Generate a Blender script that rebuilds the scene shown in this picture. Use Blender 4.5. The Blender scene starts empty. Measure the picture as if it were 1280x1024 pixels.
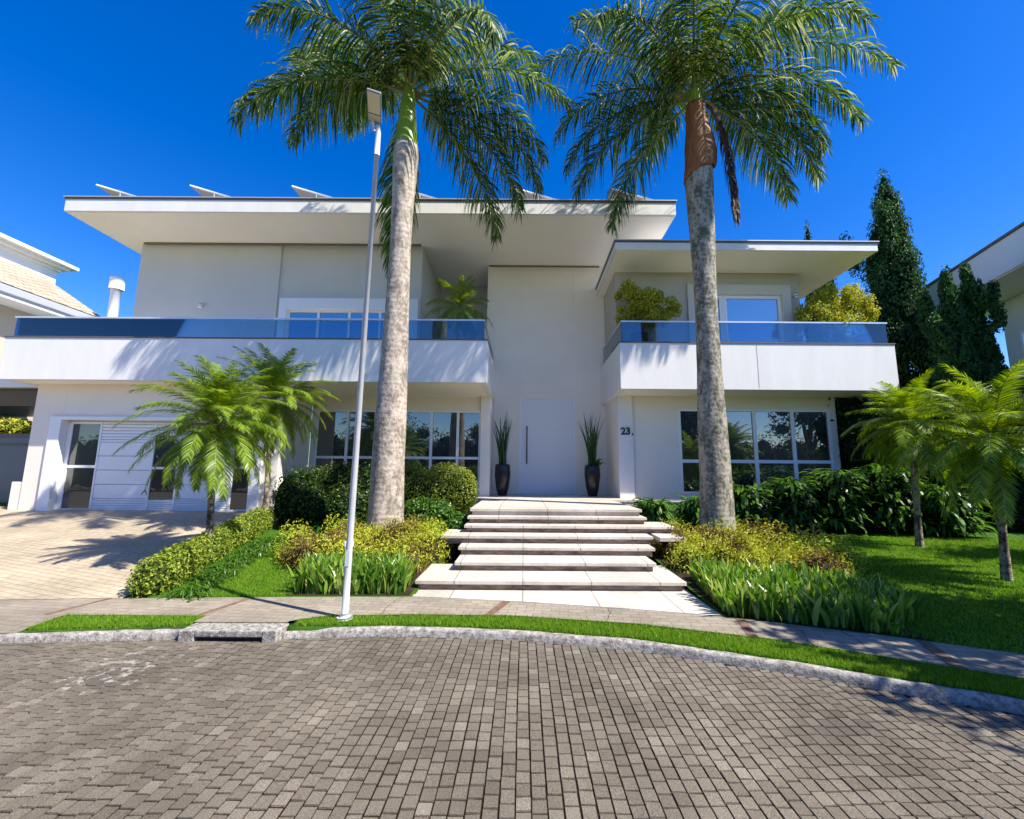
import bpy, math, random
import numpy as np
from mathutils import Vector, Matrix
R = math.radians
random.seed(7); rng = np.random.default_rng(7)
SC = bpy.context.scene; COL = SC.collection

# ---------------------------------------------------------------- camera, sky, sun, exposure
cd = bpy.data.cameras.new('camera'); cam = bpy.data.objects.new('camera', cd); COL.objects.link(cam)
cd.sensor_width = 36; cd.sensor_fit = 'HORIZONTAL'; cd.lens = 36*540/1280; cd.shift_x = -0.0117
cd.clip_start = 0.05; cd.clip_end = 3000
cam.matrix_world = Matrix.Translation((0, 0, 1.7)) @ Matrix.Rotation(R(98.2), 4, 'X') @ Matrix.Rotation(0.007, 4, 'Z')
SC.camera = cam
SUN_EL, SUN_AZ = R(49.5), math.atan2(0.9, -0.435)      # azimuth clockwise from +Y
W = bpy.data.worlds.new('World'); SC.world = W; W.use_nodes = True
wn, wl = W.node_tree.nodes, W.node_tree.links; wn.clear()
sky = wn.new('ShaderNodeTexSky'); sky.sky_type = 'NISHITA'; sky.sun_disc = False
sky.sun_elevation = SUN_EL; sky.sun_rotation = SUN_AZ; sky.altitude = 0
sky.air_density = 1.0; sky.dust_density = 0.3; sky.ozone_density = 3.5
hs = wn.new('ShaderNodeHueSaturation'); hs.inputs['Saturation'].default_value = 1.42; hs.inputs['Value'].default_value = 0.76; hs.inputs['Hue'].default_value = 0.517
bg = wn.new('ShaderNodeBackground'); bg.inputs['Strength'].default_value = 0.14
wo = wn.new('ShaderNodeOutputWorld')
wl.new(sky.outputs[0], hs.inputs['Color']); wl.new(hs.outputs[0], bg.inputs['Color']); wl.new(bg.outputs[0], wo.inputs['Surface'])
sd = bpy.data.lights.new('sun', 'SUN'); sun = bpy.data.objects.new('sun', sd); COL.objects.link(sun)
sd.energy = 4.3; sd.angle = R(0.5); sd.color = (1, 0.93, 0.80)
sdir = Vector((math.sin(SUN_AZ)*math.cos(SUN_EL), math.cos(SUN_AZ)*math.cos(SUN_EL), math.sin(SUN_EL)))
sun.rotation_euler = sdir.to_track_quat('Z', 'Y').to_euler(); sun.location = sdir*60
SC.view_settings.view_transform = 'Standard'; SC.view_settings.look = 'None'
SC.view_settings.exposure = 1.15; SC.view_settings.gamma = 1
SC.render.engine = 'CYCLES'; SC.cycles.max_bounces = 8; SC.cycles.transparent_max_bounces = 16

# ---------------------------------------------------------------- materials
MATS = {}
def mat(name, col, rough=0.6, spec=0.4, bump=0, bscale=40, var=0.0, vscale=2.0, metallic=0, col2=None, stretch=None):
    """plain surface with noise colour variation and bump, object coordinates"""
    if name in MATS: return MATS[name]
    m = bpy.data.materials.new(name); m.use_nodes = True; n, l = m.node_tree.nodes, m.node_tree.links
    p = n['Principled BSDF']; p.inputs['Roughness'].default_value = rough; p.inputs['Specular IOR Level'].default_value = spec
    p.inputs['Metallic'].default_value = metallic; p.inputs['Base Color'].default_value = (*col, 1)
    tc = n.new('ShaderNodeTexCoord'); src = tc.outputs['Object']
    if stretch:
        mp = n.new('ShaderNodeMapping'); mp.inputs['Scale'].default_value = stretch; l.new(src, mp.inputs[0]); src = mp.outputs[0]
    if var or col2:
        t = n.new('ShaderNodeTexNoise'); t.inputs['Scale'].default_value = vscale; t.inputs['Detail'].default_value = 8
        t.inputs['Roughness'].default_value = 0.65; l.new(src, t.inputs['Vector'])
        r = n.new('ShaderNodeValToRGB'); l.new(t.outputs[0], r.inputs[0])
        r.color_ramp.elements[0].position = 0.35; r.color_ramp.elements[1].position = 0.65
        c2 = col2 or tuple(c*(1-var) for c in col)
        r.color_ramp.elements[0].color = (*c2, 1); r.color_ramp.elements[1].color = (*col, 1)
        l.new(r.outputs[0], p.inputs['Base Color'])
    if bump:
        t = n.new('ShaderNodeTexNoise'); t.inputs['Scale'].default_value = bscale; t.inputs['Detail'].default_value = 5; l.new(src, t.inputs['Vector'])
        b = n.new('ShaderNodeBump'); b.inputs['Strength'].default_value = bump; b.inputs['Distance'].default_value = 0.01
        l.new(t.outputs[0], b.inputs['Height']); l.new(b.outputs[0], p.inputs['Normal'])
    MATS[name] = m; return m

def leafmat(name, cols, rough=0.45, trans=0.35, tcol=None, spec=0.4, big=None):
    """leaf material: each leaf (mesh island) takes its own colour from the ramp"""
    if name in MATS: return MATS[name]
    m = bpy.data.materials.new(name); m.use_nodes = True; n, l = m.node_tree.nodes, m.node_tree.links
    p = n['Principled BSDF']; p.inputs['Roughness'].default_value = rough; p.inputs['Specular IOR Level'].default_value = spec
    g = n.new('ShaderNodeNewGeometry'); r = n.new('ShaderNodeValToRGB')
    el = r.color_ramp.elements
    while len(el) < len(cols): el.new(0.5)
    for i, c in enumerate(cols): el[i].position = i/(len(cols)-1); el[i].color = (*c, 1)
    if big:                     # patches of leaf kinds: mixes position noise with per-leaf random
        tc = n.new('ShaderNodeTexCoord'); t = n.new('ShaderNodeTexNoise'); t.inputs['Scale'].default_value = big
        l.new(tc.outputs['Object'], t.inputs['Vector'])
        ma = n.new('ShaderNodeMath'); ma.operation = 'MULTIPLY_ADD'; ma.inputs[1].default_value = 2.6; ma.inputs[2].default_value = -0.92
        l.new(t.outputs[0], ma.inputs[0])
        mb = n.new('ShaderNodeMath'); mb.operation = 'MULTIPLY_ADD'; mb.inputs[1].default_value = 0.35; l.new(g.outputs['Random Per Island'], mb.inputs[0])
        l.new(ma.outputs[0], mb.inputs[2]); l.new(mb.outputs[0], r.inputs[0])
    else:
        l.new(g.outputs['Random Per Island'], r.inputs[0])
    l.new(r.outputs[0], p.inputs['Base Color'])
    tr = n.new('ShaderNodeBsdfTranslucent'); mx = n.new('ShaderNodeMixShader'); mx.inputs[0].default_value = trans
    hs = n.new('ShaderNodeHueSaturation'); hs.inputs['Value'].default_value = 1.6; hs.inputs['Saturation'].default_value = 1.1; hs.inputs['Hue'].default_value = 0.49
    l.new(r.outputs[0], hs.inputs['Color']); l.new(hs.outputs[0], tr.inputs['Color'])
    out = n['Material Output']; l.new(p.outputs[0], mx.inputs[1]); l.new(tr.outputs[0], mx.inputs[2]); l.new(mx.outputs[0], out.inputs['Surface'])
    MATS[name] = m; return m

def glassmat(name, tint, refl=0.08, base=0.5):
    m = bpy.data.materials.new(name); m.use_nodes = True; n, l = m.node_tree.nodes, m.node_tree.links; n.clear()
    o = n.new('ShaderNodeOutputMaterial'); t = n.new('ShaderNodeBsdfTransparent'); t.inputs[0].default_value = (*tint, 1)
    g = n.new('ShaderNodeBsdfGlossy'); g.inputs['Roughness'].default_value = 0.01; g.inputs['Color'].default_value = (0.85, 0.93, 1, 1)
    f = n.new('ShaderNodeFresnel'); f.inputs[0].default_value = 1.5
    a = n.new('ShaderNodeMath'); a.operation = 'MULTIPLY_ADD'; a.inputs[1].default_value = 1.2; a.inputs[2].default_value = refl
    mx = n.new('ShaderNodeMixShader'); l.new(f.outputs[0], a.inputs[0]); l.new(a.outputs[0], mx.inputs[0])
    l.new(t.outputs[0], mx.inputs[1]); l.new(g.outputs[0], mx.inputs[2]); l.new(mx.outputs[0], o.inputs['Surface'])
    MATS[name] = m; return m
def windowmat(name, dark, refl):
    """dark window glass: mirror reflection over an almost black tinted pane"""
    m = bpy.data.materials.new(name); m.use_nodes = True; n, l = m.node_tree.nodes, m.node_tree.links
    p = n['Principled BSDF']; p.inputs['Base Color'].default_value = (*dark, 1); p.inputs['Roughness'].default_value = 0.3
    g = n.new('ShaderNodeBsdfGlossy'); g.inputs['Roughness'].default_value = 0.01; g.inputs['Color'].default_value = (0.86, 0.88, 0.88, 1)
    tc = n.new('ShaderNodeTexCoord'); t = n.new('ShaderNodeTexNoise'); t.inputs['Scale'].default_value = 1.3
    b = n.new('ShaderNodeBump'); b.inputs['Strength'].default_value = 0.05; b.inputs['Distance'].default_value = 0.02
    l.new(tc.outputs['Object'], t.inputs['Vector']); l.new(t.outputs[0], b.inputs['Height']); l.new(b.outputs[0], g.inputs['Normal'])
    mx = n.new('ShaderNodeMixShader'); mx.inputs[0].default_value = refl
    l.new(p.outputs[0], mx.inputs[1]); l.new(g.outputs[0], mx.inputs[2]); l.new(mx.outputs[0], n['Material Output'].inputs['Surface'])
    MATS[name] = m; return m

WHITE = mat('white_render', (0.80, 0.785, 0.77), 0.75, 0.2, bump=0.25, bscale=60, var=0.08, vscale=1.2, stretch=(2.2, 2.2, 0.45))
CREAM = mat('soffit_paint', (0.92, 0.87, 0.78), 0.8, 0.2, bump=0.1, bscale=60, var=0.04, vscale=0.6)
WALLG = mat('grey_render', (0.62, 0.61, 0.58), 0.85, 0.15, bump=0.25, bscale=70, var=0.06, vscale=0.8)
WALLW = mat('warm_render', (0.84, 0.775, 0.69), 0.85, 0.15, bump=0.2, bscale=70, var=0.06, vscale=0.7)
TAUPE = mat('taupe_render', (0.50, 0.465, 0.40), 0.85, 0.15, bump=0.2, bscale=70, var=0.06, vscale=0.9)
ALU = mat('white_aluminium', (0.82, 0.83, 0.84), 0.35, 0.5)
RAIL = mat('pale_rail', (0.66, 0.68, 0.72), 0.3, 0.5, metallic=0.4)
TRIM = mat('dark_trim', (0.12, 0.105, 0.10), 0.5, 0.4)
DARK = mat('dark_metal', (0.03, 0.03, 0.032), 0.4, 0.5)
BLACKP = mat('black_pot', (0.012, 0.012, 0.016), 0.25, 0.5)
GLASS = glassmat('blue_glass', (0.46, 0.62, 0.73), 0.06)
WGL = windowmat('window_glass', (0.006, 0.009, 0.011), 0.21)
WGLU = windowmat('upper_window_glass', (0.03, 0.04, 0.05), 0.45)
WGLG = windowmat('garage_glass', (0.004, 0.008, 0.008), 0.14)
CONC = mat('concrete', (0.50, 0.475, 0.43), 0.85, 0.2, bump=0.5, bscale=60, vscale=2.5, col2=(0.34, 0.31, 0.27))
KERB = mat('kerb_concrete', (0.46, 0.44, 0.41), 0.85, 0.2, bump=1.0, bscale=70, vscale=22, col2=(0.14, 0.125, 0.11))
SOIL = mat('soil', (0.05, 0.035, 0.022), 0.95, 0.1, bump=0.8, bscale=30, var=0.4, vscale=6)
LAWNB = mat('lawn_base', (0.06, 0.15, 0.012), 0.9, 0.1, bump=1.0, bscale=120, vscale=7, col2=(0.03, 0.085, 0.012))
GRASS = leafmat('grass_blades', [(0.055, 0.15, 0.008), (0.11, 0.26, 0.012), (0.19, 0.36, 0.02), (0.26, 0.32, 0.06)], 0.6, 0.35, spec=0.15)
ROYAL = leafmat('royal_frond', [(0.016, 0.05, 0.010), (0.045, 0.11, 0.016), (0.13, 0.22, 0.03), (0.46, 0.46, 0.22)], 0.45, 0.32, spec=0.25)
ROYALY = leafmat('young_frond', [(0.10, 0.17, 0.015), (0.17, 0.26, 0.02), (0.30, 0.36, 0.05)], 0.45, 0.4, spec=0.25)
DATE = leafmat('date_palm_leaf', [(0.04, 0.10, 0.010), (0.15, 0.25, 0.018), (0.34, 0.44, 0.03)], 0.38, 0.38)
DEADF = leafmat('dead_frond', [(0.05, 0.03, 0.02), (0.12, 0.075, 0.05), (0.2, 0.13, 0.085)], 0.7, 0.1)
HEDGE = leafmat('hedge_leaf', [(0.012, 0.04, 0.008), (0.03, 0.075, 0.012), (0.16, 0.22, 0.02)], 0.4, 0.3)
DKHED = leafmat('dark_hedge_leaf', [(0.005, 0.018, 0.005), (0.012, 0.036, 0.008), (0.025, 0.06, 0.012)], 0.5, 0.15)
GOLD = leafmat('golden_leaf', [(0.16, 0.21, 0.015), (0.38, 0.40, 0.03), (0.60, 0.56, 0.08)], 0.5, 0.3)
LIMEH = leafmat('lime_hedge_leaf', [(0.06, 0.12, 0.012), (0.19, 0.27, 0.025), (0.40, 0.45, 0.05)], 0.5, 0.3)
CONIF = leafmat('juniper_leaf', [(0.014, 0.05, 0.012), (0.03, 0.10, 0.02), (0.07, 0.17, 0.03)], 0.6, 0.15)
BROAD = leafmat('broad_leaf', [(0.025, 0.08, 0.010), (0.06, 0.15, 0.015), (0.13, 0.26, 0.03)], 0.34, 0.35, spec=0.4)
SWORD = leafmat('sword_leaf', [(0.05, 0.15, 0.015), (0.13, 0.27, 0.03), (0.38, 0.46, 0.10)], 0.35, 0.35)
MOUND = leafmat('juniper_mound_leaf', [(0.11, 0.05, 0.03), (0.15, 0.09, 0.03), (0.36, 0.37, 0.03), (0.46, 0.50, 0.04), (0.24, 0.34, 0.03)], 0.6, 0.25, big=1.1)
POTL = leafmat('upright_leaf', [(0.015, 0.05, 0.015), (0.035, 0.09, 0.025), (0.07, 0.14, 0.04)], 0.35, 0.2)
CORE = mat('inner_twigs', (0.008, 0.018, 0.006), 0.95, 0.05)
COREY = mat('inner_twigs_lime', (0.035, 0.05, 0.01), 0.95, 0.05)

def trunkmat(name, c1, c2, ring=9):
    m = bpy.data.materials.new(name); m.use_nodes = True; n, l = m.node_tree.nodes, m.node_tree.links
    p = n['Principled BSDF']; p.inputs['Roughness'].default_value = 0.85; p.inputs['Specular IOR Level'].default_value = 0.2
    tc = n.new('ShaderNodeTexCoord')
    t = n.new('ShaderNodeTexNoise'); t.inputs['Scale'].default_value = 5; t.inputs['Detail'].default_value = 9; t.inputs['Roughness'].default_value = 0.75
    t2 = n.new('ShaderNodeTexNoise'); t2.inputs['Scale'].default_value = 16; t2.inputs['Detail'].default_value = 6
    mp = n.new('ShaderNodeMapping'); mp.inputs['Scale'].default_value = (1, 1, 0.45)
    l.new(tc.outputs['Object'], mp.inputs[0]); l.new(mp.outputs[0], t.inputs['Vector']); l.new(tc.outputs['Object'], t2.inputs['Vector'])
    w = n.new('ShaderNodeTexWave'); w.wave_type = 'BANDS'; w.bands_direction = 'Z'; w.inputs['Scale'].default_value = ring/6.28*2; w.inputs['Distortion'].default_value = 1.5; w.inputs['Detail'].default_value = 3
    l.new(tc.outputs['Object'], w.inputs['Vector'])
    a = n.new('ShaderNodeMath'); a.operation = 'ADD'; l.new(t.outputs[0], a.inputs[0])
    k = n.new('ShaderNodeMath'); k.operation = 'MULTIPLY_ADD'; k.inputs[1].default_value = 0.5; k.inputs[2].default_value = -0.25; l.new(t2.outputs[0], k.inputs[0]); l.new(k.outputs[0], a.inputs[1])
    r = n.new('ShaderNodeValToRGB'); r.color_ramp.elements[0].position = 0.4; r.color_ramp.elements[1].position = 0.6
    r.color_ramp.elements[0].color = (*c2, 1); r.color_ramp.elements[1].color = (*c1, 1)
    l.new(a.outputs[0], r.inputs[0]); l.new(r.outputs[0], p.inputs['Base Color'])
    s = n.new('ShaderNodeMath'); s.operation = 'MULTIPLY_ADD'; s.inputs[1].default_value = 0.12; l.new(w.outputs[0], s.inputs[0]); l.new(a.outputs[0], s.inputs[2])
    b = n.new('ShaderNodeBump'); b.inputs['Strength'].default_value = 0.7; b.inputs['Distance'].default_value = 0.03
    l.new(s.outputs[0], b.inputs['Height']); l.new(b.outputs[0], p.inputs['Normal'])
    MATS[name] = m; return m
TRUNKA = trunkmat('pale_palm_bark', (0.50, 0.43, 0.36), (0.21, 0.18, 0.15))
TRUNKB = trunkmat('lichen_palm_bark', (0.38, 0.35, 0.29), (0.10, 0.10, 0.075))
TRUNKS = trunkmat('rough_palm_bark', (0.42, 0.34, 0.25), (0.05, 0.04, 0.03), ring=40)
SHAFT = mat('green_crownshaft', (0.22, 0.34, 0.035), 0.35, 0.5, var=0.35, vscale=3, stretch=(6, 6, 0.6))
SHAFTB = mat('brown_sheath', (0.34, 0.13, 0.045), 0.6, 0.3, var=0.5, vscale=4, bump=0.6, bscale=30, stretch=(5, 5, 0.8))

def brickmat():
    m = bpy.data.materials.new('road_paver'); m.use_nodes = True; n, l = m.node_tree.nodes, m.node_tree.links
    p = n['Principled BSDF']; p.inputs['Roughness'].default_value = 0.8; p.inputs['Specular IOR Level'].default_value = 0.3
    g = n.new('ShaderNodeNewGeometry'); r = n.new('ShaderNodeValToRGB'); el = r.color_ramp.elements
    el.new(0.5); el.new(0.93)
    for e, (q, c) in zip(el, [(0, (0.122, 0.103, 0.080)), (0.5, (0.146, 0.126, 0.099)), (0.95, (0.170, 0.148, 0.117)), (1, (0.205, 0.18, 0.145))]): e.position = q; e.color = (*c, 1)
    l.new(g.outputs['Random Per Island'], r.inputs[0])
    tc = n.new('ShaderNodeTexCoord')
    t = n.new('ShaderNodeTexNoise'); t.inputs['Scale'].default_value = 160; t.inputs['Detail'].default_value = 4; l.new(tc.outputs['Object'], t.inputs['Vector'])
    t2 = n.new('ShaderNodeTexNoise'); t2.inputs['Scale'].default_value = 1.1; t2.inputs['Detail'].default_value = 6; l.new(tc.outputs['Object'], t2.inputs['Vector'])
    mr = n.new('ShaderNodeMapRange'); mr.inputs[1].default_value = 0.3; mr.inputs[2].default_value = 0.7; mr.inputs[3].default_value = 0.5; mr.inputs[4].default_value = 1.5; l.new(t.outputs[0], mr.inputs[0])
    mr2 = n.new('ShaderNodeMapRange'); mr2.inputs[1].default_value = 0.3; mr2.inputs[2].default_value = 0.7; mr2.inputs[3].default_value = 0.66; mr2.inputs[4].default_value = 1.28; l.new(t2.outputs[0], mr2.inputs[0])
    mu = n.new('ShaderNodeMath'); mu.operation = 'MULTIPLY'; l.new(mr.outputs[0], mu.inputs[0]); l.new(mr2.outputs[0], mu.inputs[1])
    vm = n.new('ShaderNodeVectorMath'); vm.operation = 'SCALE'; l.new(r.outputs[0], vm.inputs[0]); l.new(mu.outputs[0], vm.inputs['Scale'])
    # worn white paint flecks on the left of the street
    sx = n.new('ShaderNodeVectorMath'); sx.operation = 'DISTANCE'; sx.inputs[1].default_value = (-3.45, 4.0, 0); l.new(tc.outputs['Object'], sx.inputs[0])
    t3 = n.new('ShaderNodeTexNoise'); t3.inputs['Scale'].default_value = 17; t3.inputs['Detail'].default_value = 7; l.new(tc.outputs['Object'], t3.inputs['Vector'])
    fa = n.new('ShaderNodeMapRange'); fa.inputs[1].default_value = 0.0; fa.inputs[2].default_value = 0.85; fa.inputs[3].default_value = 0.165; fa.inputs[4].default_value = -0.12; l.new(sx.outputs['Value'], fa.inputs[0])
    ad = n.new('ShaderNodeMath'); ad.operation = 'ADD'; l.new(t3.outputs[0], ad.inputs[0]); l.new(fa.outputs[0], ad.inputs[1])
    ra = n.new('ShaderNodeMath'); ra.operation = 'MULTIPLY_ADD'; ra.inputs[1].default_value = 0.16; l.new(g.outputs['Random Per Island'], ra.inputs[0]); l.new(ad.outputs[0], ra.inputs[2])
    th = n.new('ShaderNodeMapRange'); th.inputs[1].default_value = 0.72; th.inputs[2].default_value = 0.86; l.new(ra.outputs[0], th.inputs[0])
    mx = n.new('ShaderNodeMix'); mx.data_type = 'RGBA'; mx.inputs['B'].default_value = (0.33, 0.315, 0.29, 1); l.new(th.outputs[0], mx.inputs['Factor']); l.new(vm.outputs[0], mx.inputs['A'])
    l.new(mx.outputs['Result'], p.inputs['Base Color'])
    b = n.new('ShaderNodeBump'); b.inputs['Strength'].default_value = 0.6; b.inputs['Distance'].default_value = 0.004; l.new(t.outputs[0], b.inputs['Height']); l.new(b.outputs[0], p.inputs['Normal'])
    return m
PAVER = brickmat()
def slabmat(name, c1, c2, mortar, bw, bh, rot=0, bump=0.3, msize=0.01):
    m = bpy.data.materials.new(name); m.use_nodes = True; n, l = m.node_tree.nodes, m.node_tree.links
    p = n['Principled BSDF']; p.inputs['Roughness'].default_value = 0.75; p.inputs['Specular IOR Level'].default_value = 0.25
    tc = n.new('ShaderNodeTexCoord'); mp = n.new('ShaderNodeMapping'); mp.inputs['Rotation'].default_value = (0, 0, rot); l.new(tc.outputs['Object'], mp.inputs[0])
    b = n.new('ShaderNodeTexBrick'); b.inputs['Color1'].default_value = (*c1, 1); b.inputs['Color2'].default_value = (*c2, 1); b.inputs['Mortar'].default_value = (*mortar, 1)
    b.inputs['Scale'].default_value = 1; b.inputs['Brick Width'].default_value = bw; b.inputs['Row Height'].default_value = bh; b.inputs['Mortar Size'].default_value = msize; b.inputs['Mortar Smooth'].default_value = 0.3
    l.new(mp.outputs[0], b.inputs['Vector'])
    t = n.new('ShaderNodeTexNoise'); t.inputs['Scale'].default_value = 12; t.inputs['Detail'].default_value = 8; t.inputs['Roughness'].default_value = 0.7; l.new(tc.outputs['Object'], t.inputs['Vector'])
    t2 = n.new('ShaderNodeTexNoise'); t2.inputs['Scale'].default_value = 1.2; t2.inputs['Detail'].default_value = 5; l.new(tc.outputs['Object'], t2.inputs['Vector'])
    s = n.new('ShaderNodeMath'); s.operation = 'ADD'; l.new(t.outputs[0], s.inputs[0]); l.new(t2.outputs[0], s.inputs[1])
    mr = n.new('ShaderNodeMapRange'); mr.inputs[1].default_value = 0.7; mr.inputs[2].default_value = 1.3; mr.inputs[3].default_value = 0.72; mr.inputs[4].default_value = 1.2; l.new(s.outputs[0], mr.inputs[0])
    vm = n.new('ShaderNodeVectorMath'); vm.operation = 'SCALE'; l.new(b.outputs[0], vm.inputs[0]); l.new(mr.outputs[0], vm.inputs['Scale']); l.new(vm.outputs[0], p.inputs['Base Color'])
    a = n.new('ShaderNodeMath'); a.operation = 'MULTIPLY_ADD'; a.inputs[1].default_value = -1.2; l.new(b.outputs['Fac'], a.inputs[0]); l.new(t.outputs[0], a.inputs[2])
    bp = n.new('ShaderNodeBump'); bp.inputs['Strength'].default_value = bump; bp.inputs['Distance'].default_value = 0.01; l.new(a.outputs[0], bp.inputs['Height']); l.new(bp.outputs[0], p.inputs['Normal'])
    MATS[name] = m; return m
DRIVE = slabmat('driveway_stone', (0.46, 0.39, 0.285), (0.40, 0.335, 0.245), (0.31, 0.255, 0.185), 0.20, 0.10, 0.3)
SIDEW = slabmat('sidewalk_stone', (0.31, 0.27, 0.215), (0.255, 0.22, 0.175), (0.19, 0.16, 0.13), 0.20, 0.10, 0.1, msize=0.006)
STONE = slabmat('step_stone', (0.56, 0.51, 0.45), (0.50, 0.45, 0.39), (0.24, 0.20, 0.17), 0.93, 4.0, 0, 0.25, msize=0.008)
TILE = slabmat('roof_tile', (0.56, 0.46, 0.34), (0.45, 0.36, 0.26), (0.22, 0.17, 0.12), 0.28, 0.30, 0, 0.8, msize=0.03)
RISER = mat('shaded_riser_stone', (0.34, 0.27, 0.21), 0.85, 0.15, bump=0.4, vscale=5, col2=(0.11, 0.08, 0.06), stretch=(1, 1, 4))  # stained stone, its brown darkened to paint in shade below the slab edges
REDST = mat('red_stone', (0.22, 0.135, 0.095), 0.85, 0.2, bump=0.4, var=0.4, vscale=12)

# ---------------------------------------------------------------- mesh helpers
def tag(o, label=None, cat=None, group=None, kind=None):
    if label: o['label'] = label
    if cat: o['category'] = cat
    if group: o['group'] = group
    if kind: o['kind'] = kind
    return o
def empty(name, loc, label, cat, group=None):
    o = bpy.data.objects.new(name, None); COL.objects.link(o); o.location = loc; o.empty_display_size = 0.2
    return tag(o, label, cat, group)
class MB:
    def __init__(s): s.v = []; s.f = []; s.m = []; s.sm = []
    def add(s, vs, fs, mi=0, smooth=False):
        o = len(s.v); s.v += [tuple(v) for v in vs]; s.f += [tuple(i+o for i in f) for f in fs]; s.m += [mi]*len(fs); s.sm += [smooth]*len(fs)
    def box(s, x0, x1, y0, y1, z0, z1, mi=0):
        s.add([(x0,y0,z0),(x1,y0,z0),(x1,y1,z0),(x0,y1,z0),(x0,y0,z1),(x1,y0,z1),(x1,y1,z1),(x0,y1,z1)],
              [(0,3,2,1),(4,5,6,7),(0,1,5,4),(1,2,6,5),(2,3,7,6),(3,0,4,7)], mi)
        return s
    def prism(s, pts, z0, z1, mi=0):
        n = len(pts); z0f = z0 if callable(z0) else (lambda x, y: z0); z1f = z1 if callable(z1) else (lambda x, y: z1)
        s.add([(x, y, z0f(x, y)) for x, y in pts]+[(x, y, z1f(x, y)) for x, y in pts],
              [tuple(range(n))[::-1], tuple(range(n, 2*n))]+[(i, (i+1)%n, n+(i+1)%n, n+i) for i in range(n)], mi)
        return s
    def tube(s, pts, rads, seg=10, mi=0, cap=True):
        pts = [Vector(p) for p in pts]; vs = []; fs = []
        for i, p in enumerate(pts):
            d = (pts[min(i+1, len(pts)-1)]-pts[max(i-1, 0)]).normalized()
            a = d.cross(Vector((0, 1, 0.013))); a = a.normalized() if a.length > 1e-4 else Vector((1, 0, 0)); b = d.cross(a)
            for k in range(seg):
                q = 2*math.pi*k/seg; vs.append(p+rads[i]*(a*math.cos(q)+b*math.sin(q)))
        for i in range(len(pts)-1):
            for k in range(seg):
                k2 = (k+1)%seg; fs.append((i*seg+k, i*seg+k2, (i+1)*seg+k2, (i+1)*seg+k))
        if cap: fs.append(tuple(range(seg))); fs.append(tuple(range((len(pts)-1)*seg, len(pts)*seg))[::-1])
        s.add(vs, fs, mi, True); return s
    def build(s, name, mats, parent=None, bevel=0, loc=None):
        me = bpy.data.meshes.new(name); me.from_pydata(s.v, [], s.f)
        for m in (mats if isinstance(mats, (list, tuple)) else [mats]): me.materials.append(m)
        me.polygons.foreach_set('material_index', s.m); me.polygons.foreach_set('use_smooth', s.sm); me.update()
        o = bpy.data.objects.new(name, me); COL.objects.link(o)
        if parent is not None: o.parent = parent
        if loc: o.location = loc
        if bevel:
            b = o.modifiers.new('bevel', 'BEVEL'); b.width = bevel; b.segments = 2; b.limit_method = 'ANGLE'; b.harden_normals = False
        return o
def npmesh(name, V, F, mats, parent=None, loc=None, midx=None):
    """V (n,3); F (m,k) all of one face size"""
    me = bpy.data.meshes.new(name); n, (m, k) = len(V), F.shape
    me.vertices.add(n); me.vertices.foreach_set('co', np.asarray(V, dtype=np.float32).ravel())
    me.loops.add(m*k); me.loops.foreach_set('vertex_index', F.astype(np.int32).ravel())
    me.polygons.add(m); me.polygons.foreach_set('loop_start', np.arange(0, m*k, k, dtype=np.int32)); me.polygons.foreach_set('loop_total', np.full(m, k, dtype=np.int32))
    for q in (mats if isinstance(mats, (list, tuple)) else [mats]): me.materials.append(q)
    if midx is not None: me.polygons.foreach_set('material_index', midx.astype(np.int32))
    me.polygons.foreach_set('use_smooth', np.zeros(m, dtype=bool)); me.update(calc_edges=True); me.validate()
    o = bpy.data.objects.new(name, me); COL.objects.link(o)
    if parent is not None: o.parent = parent
    if loc: o.location = loc
    return o
def nrm(a): return a/np.maximum(np.linalg.norm(a, axis=-1, keepdims=True), 1e-9)
def leafquads(P, N, L, Wd, up=None):
    """folded diamond leaves: position P, facing N, length L, width Wd (arrays)"""
    n = len(P); r = rng.normal(size=(n, 3))
    if up is not None: r = r*up[1]+np.array(up[0])
    T = nrm(r-np.sum(r*N, 1, keepdims=True)*N); B = np.cross(N, T)
    L = np.reshape(L, (-1, 1)); Wd = np.reshape(Wd, (-1, 1))
    a = P-T*L*0.5; c = P+T*L*0.5-N*L*0.12; b = P+B*Wd*0.5+N*L*0.10-T*L*0.08; d = P-B*Wd*0.5+N*L*0.10-T*L*0.08
    V = np.stack([a, b, c, d], 1).reshape(-1, 3); i = np.arange(n)*4
    return V, np.stack([i, i+1, i+2, i+3], 1)
def sphere_pts(n):
    v = rng.normal(size=(n, 3)); return nrm(v)
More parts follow.
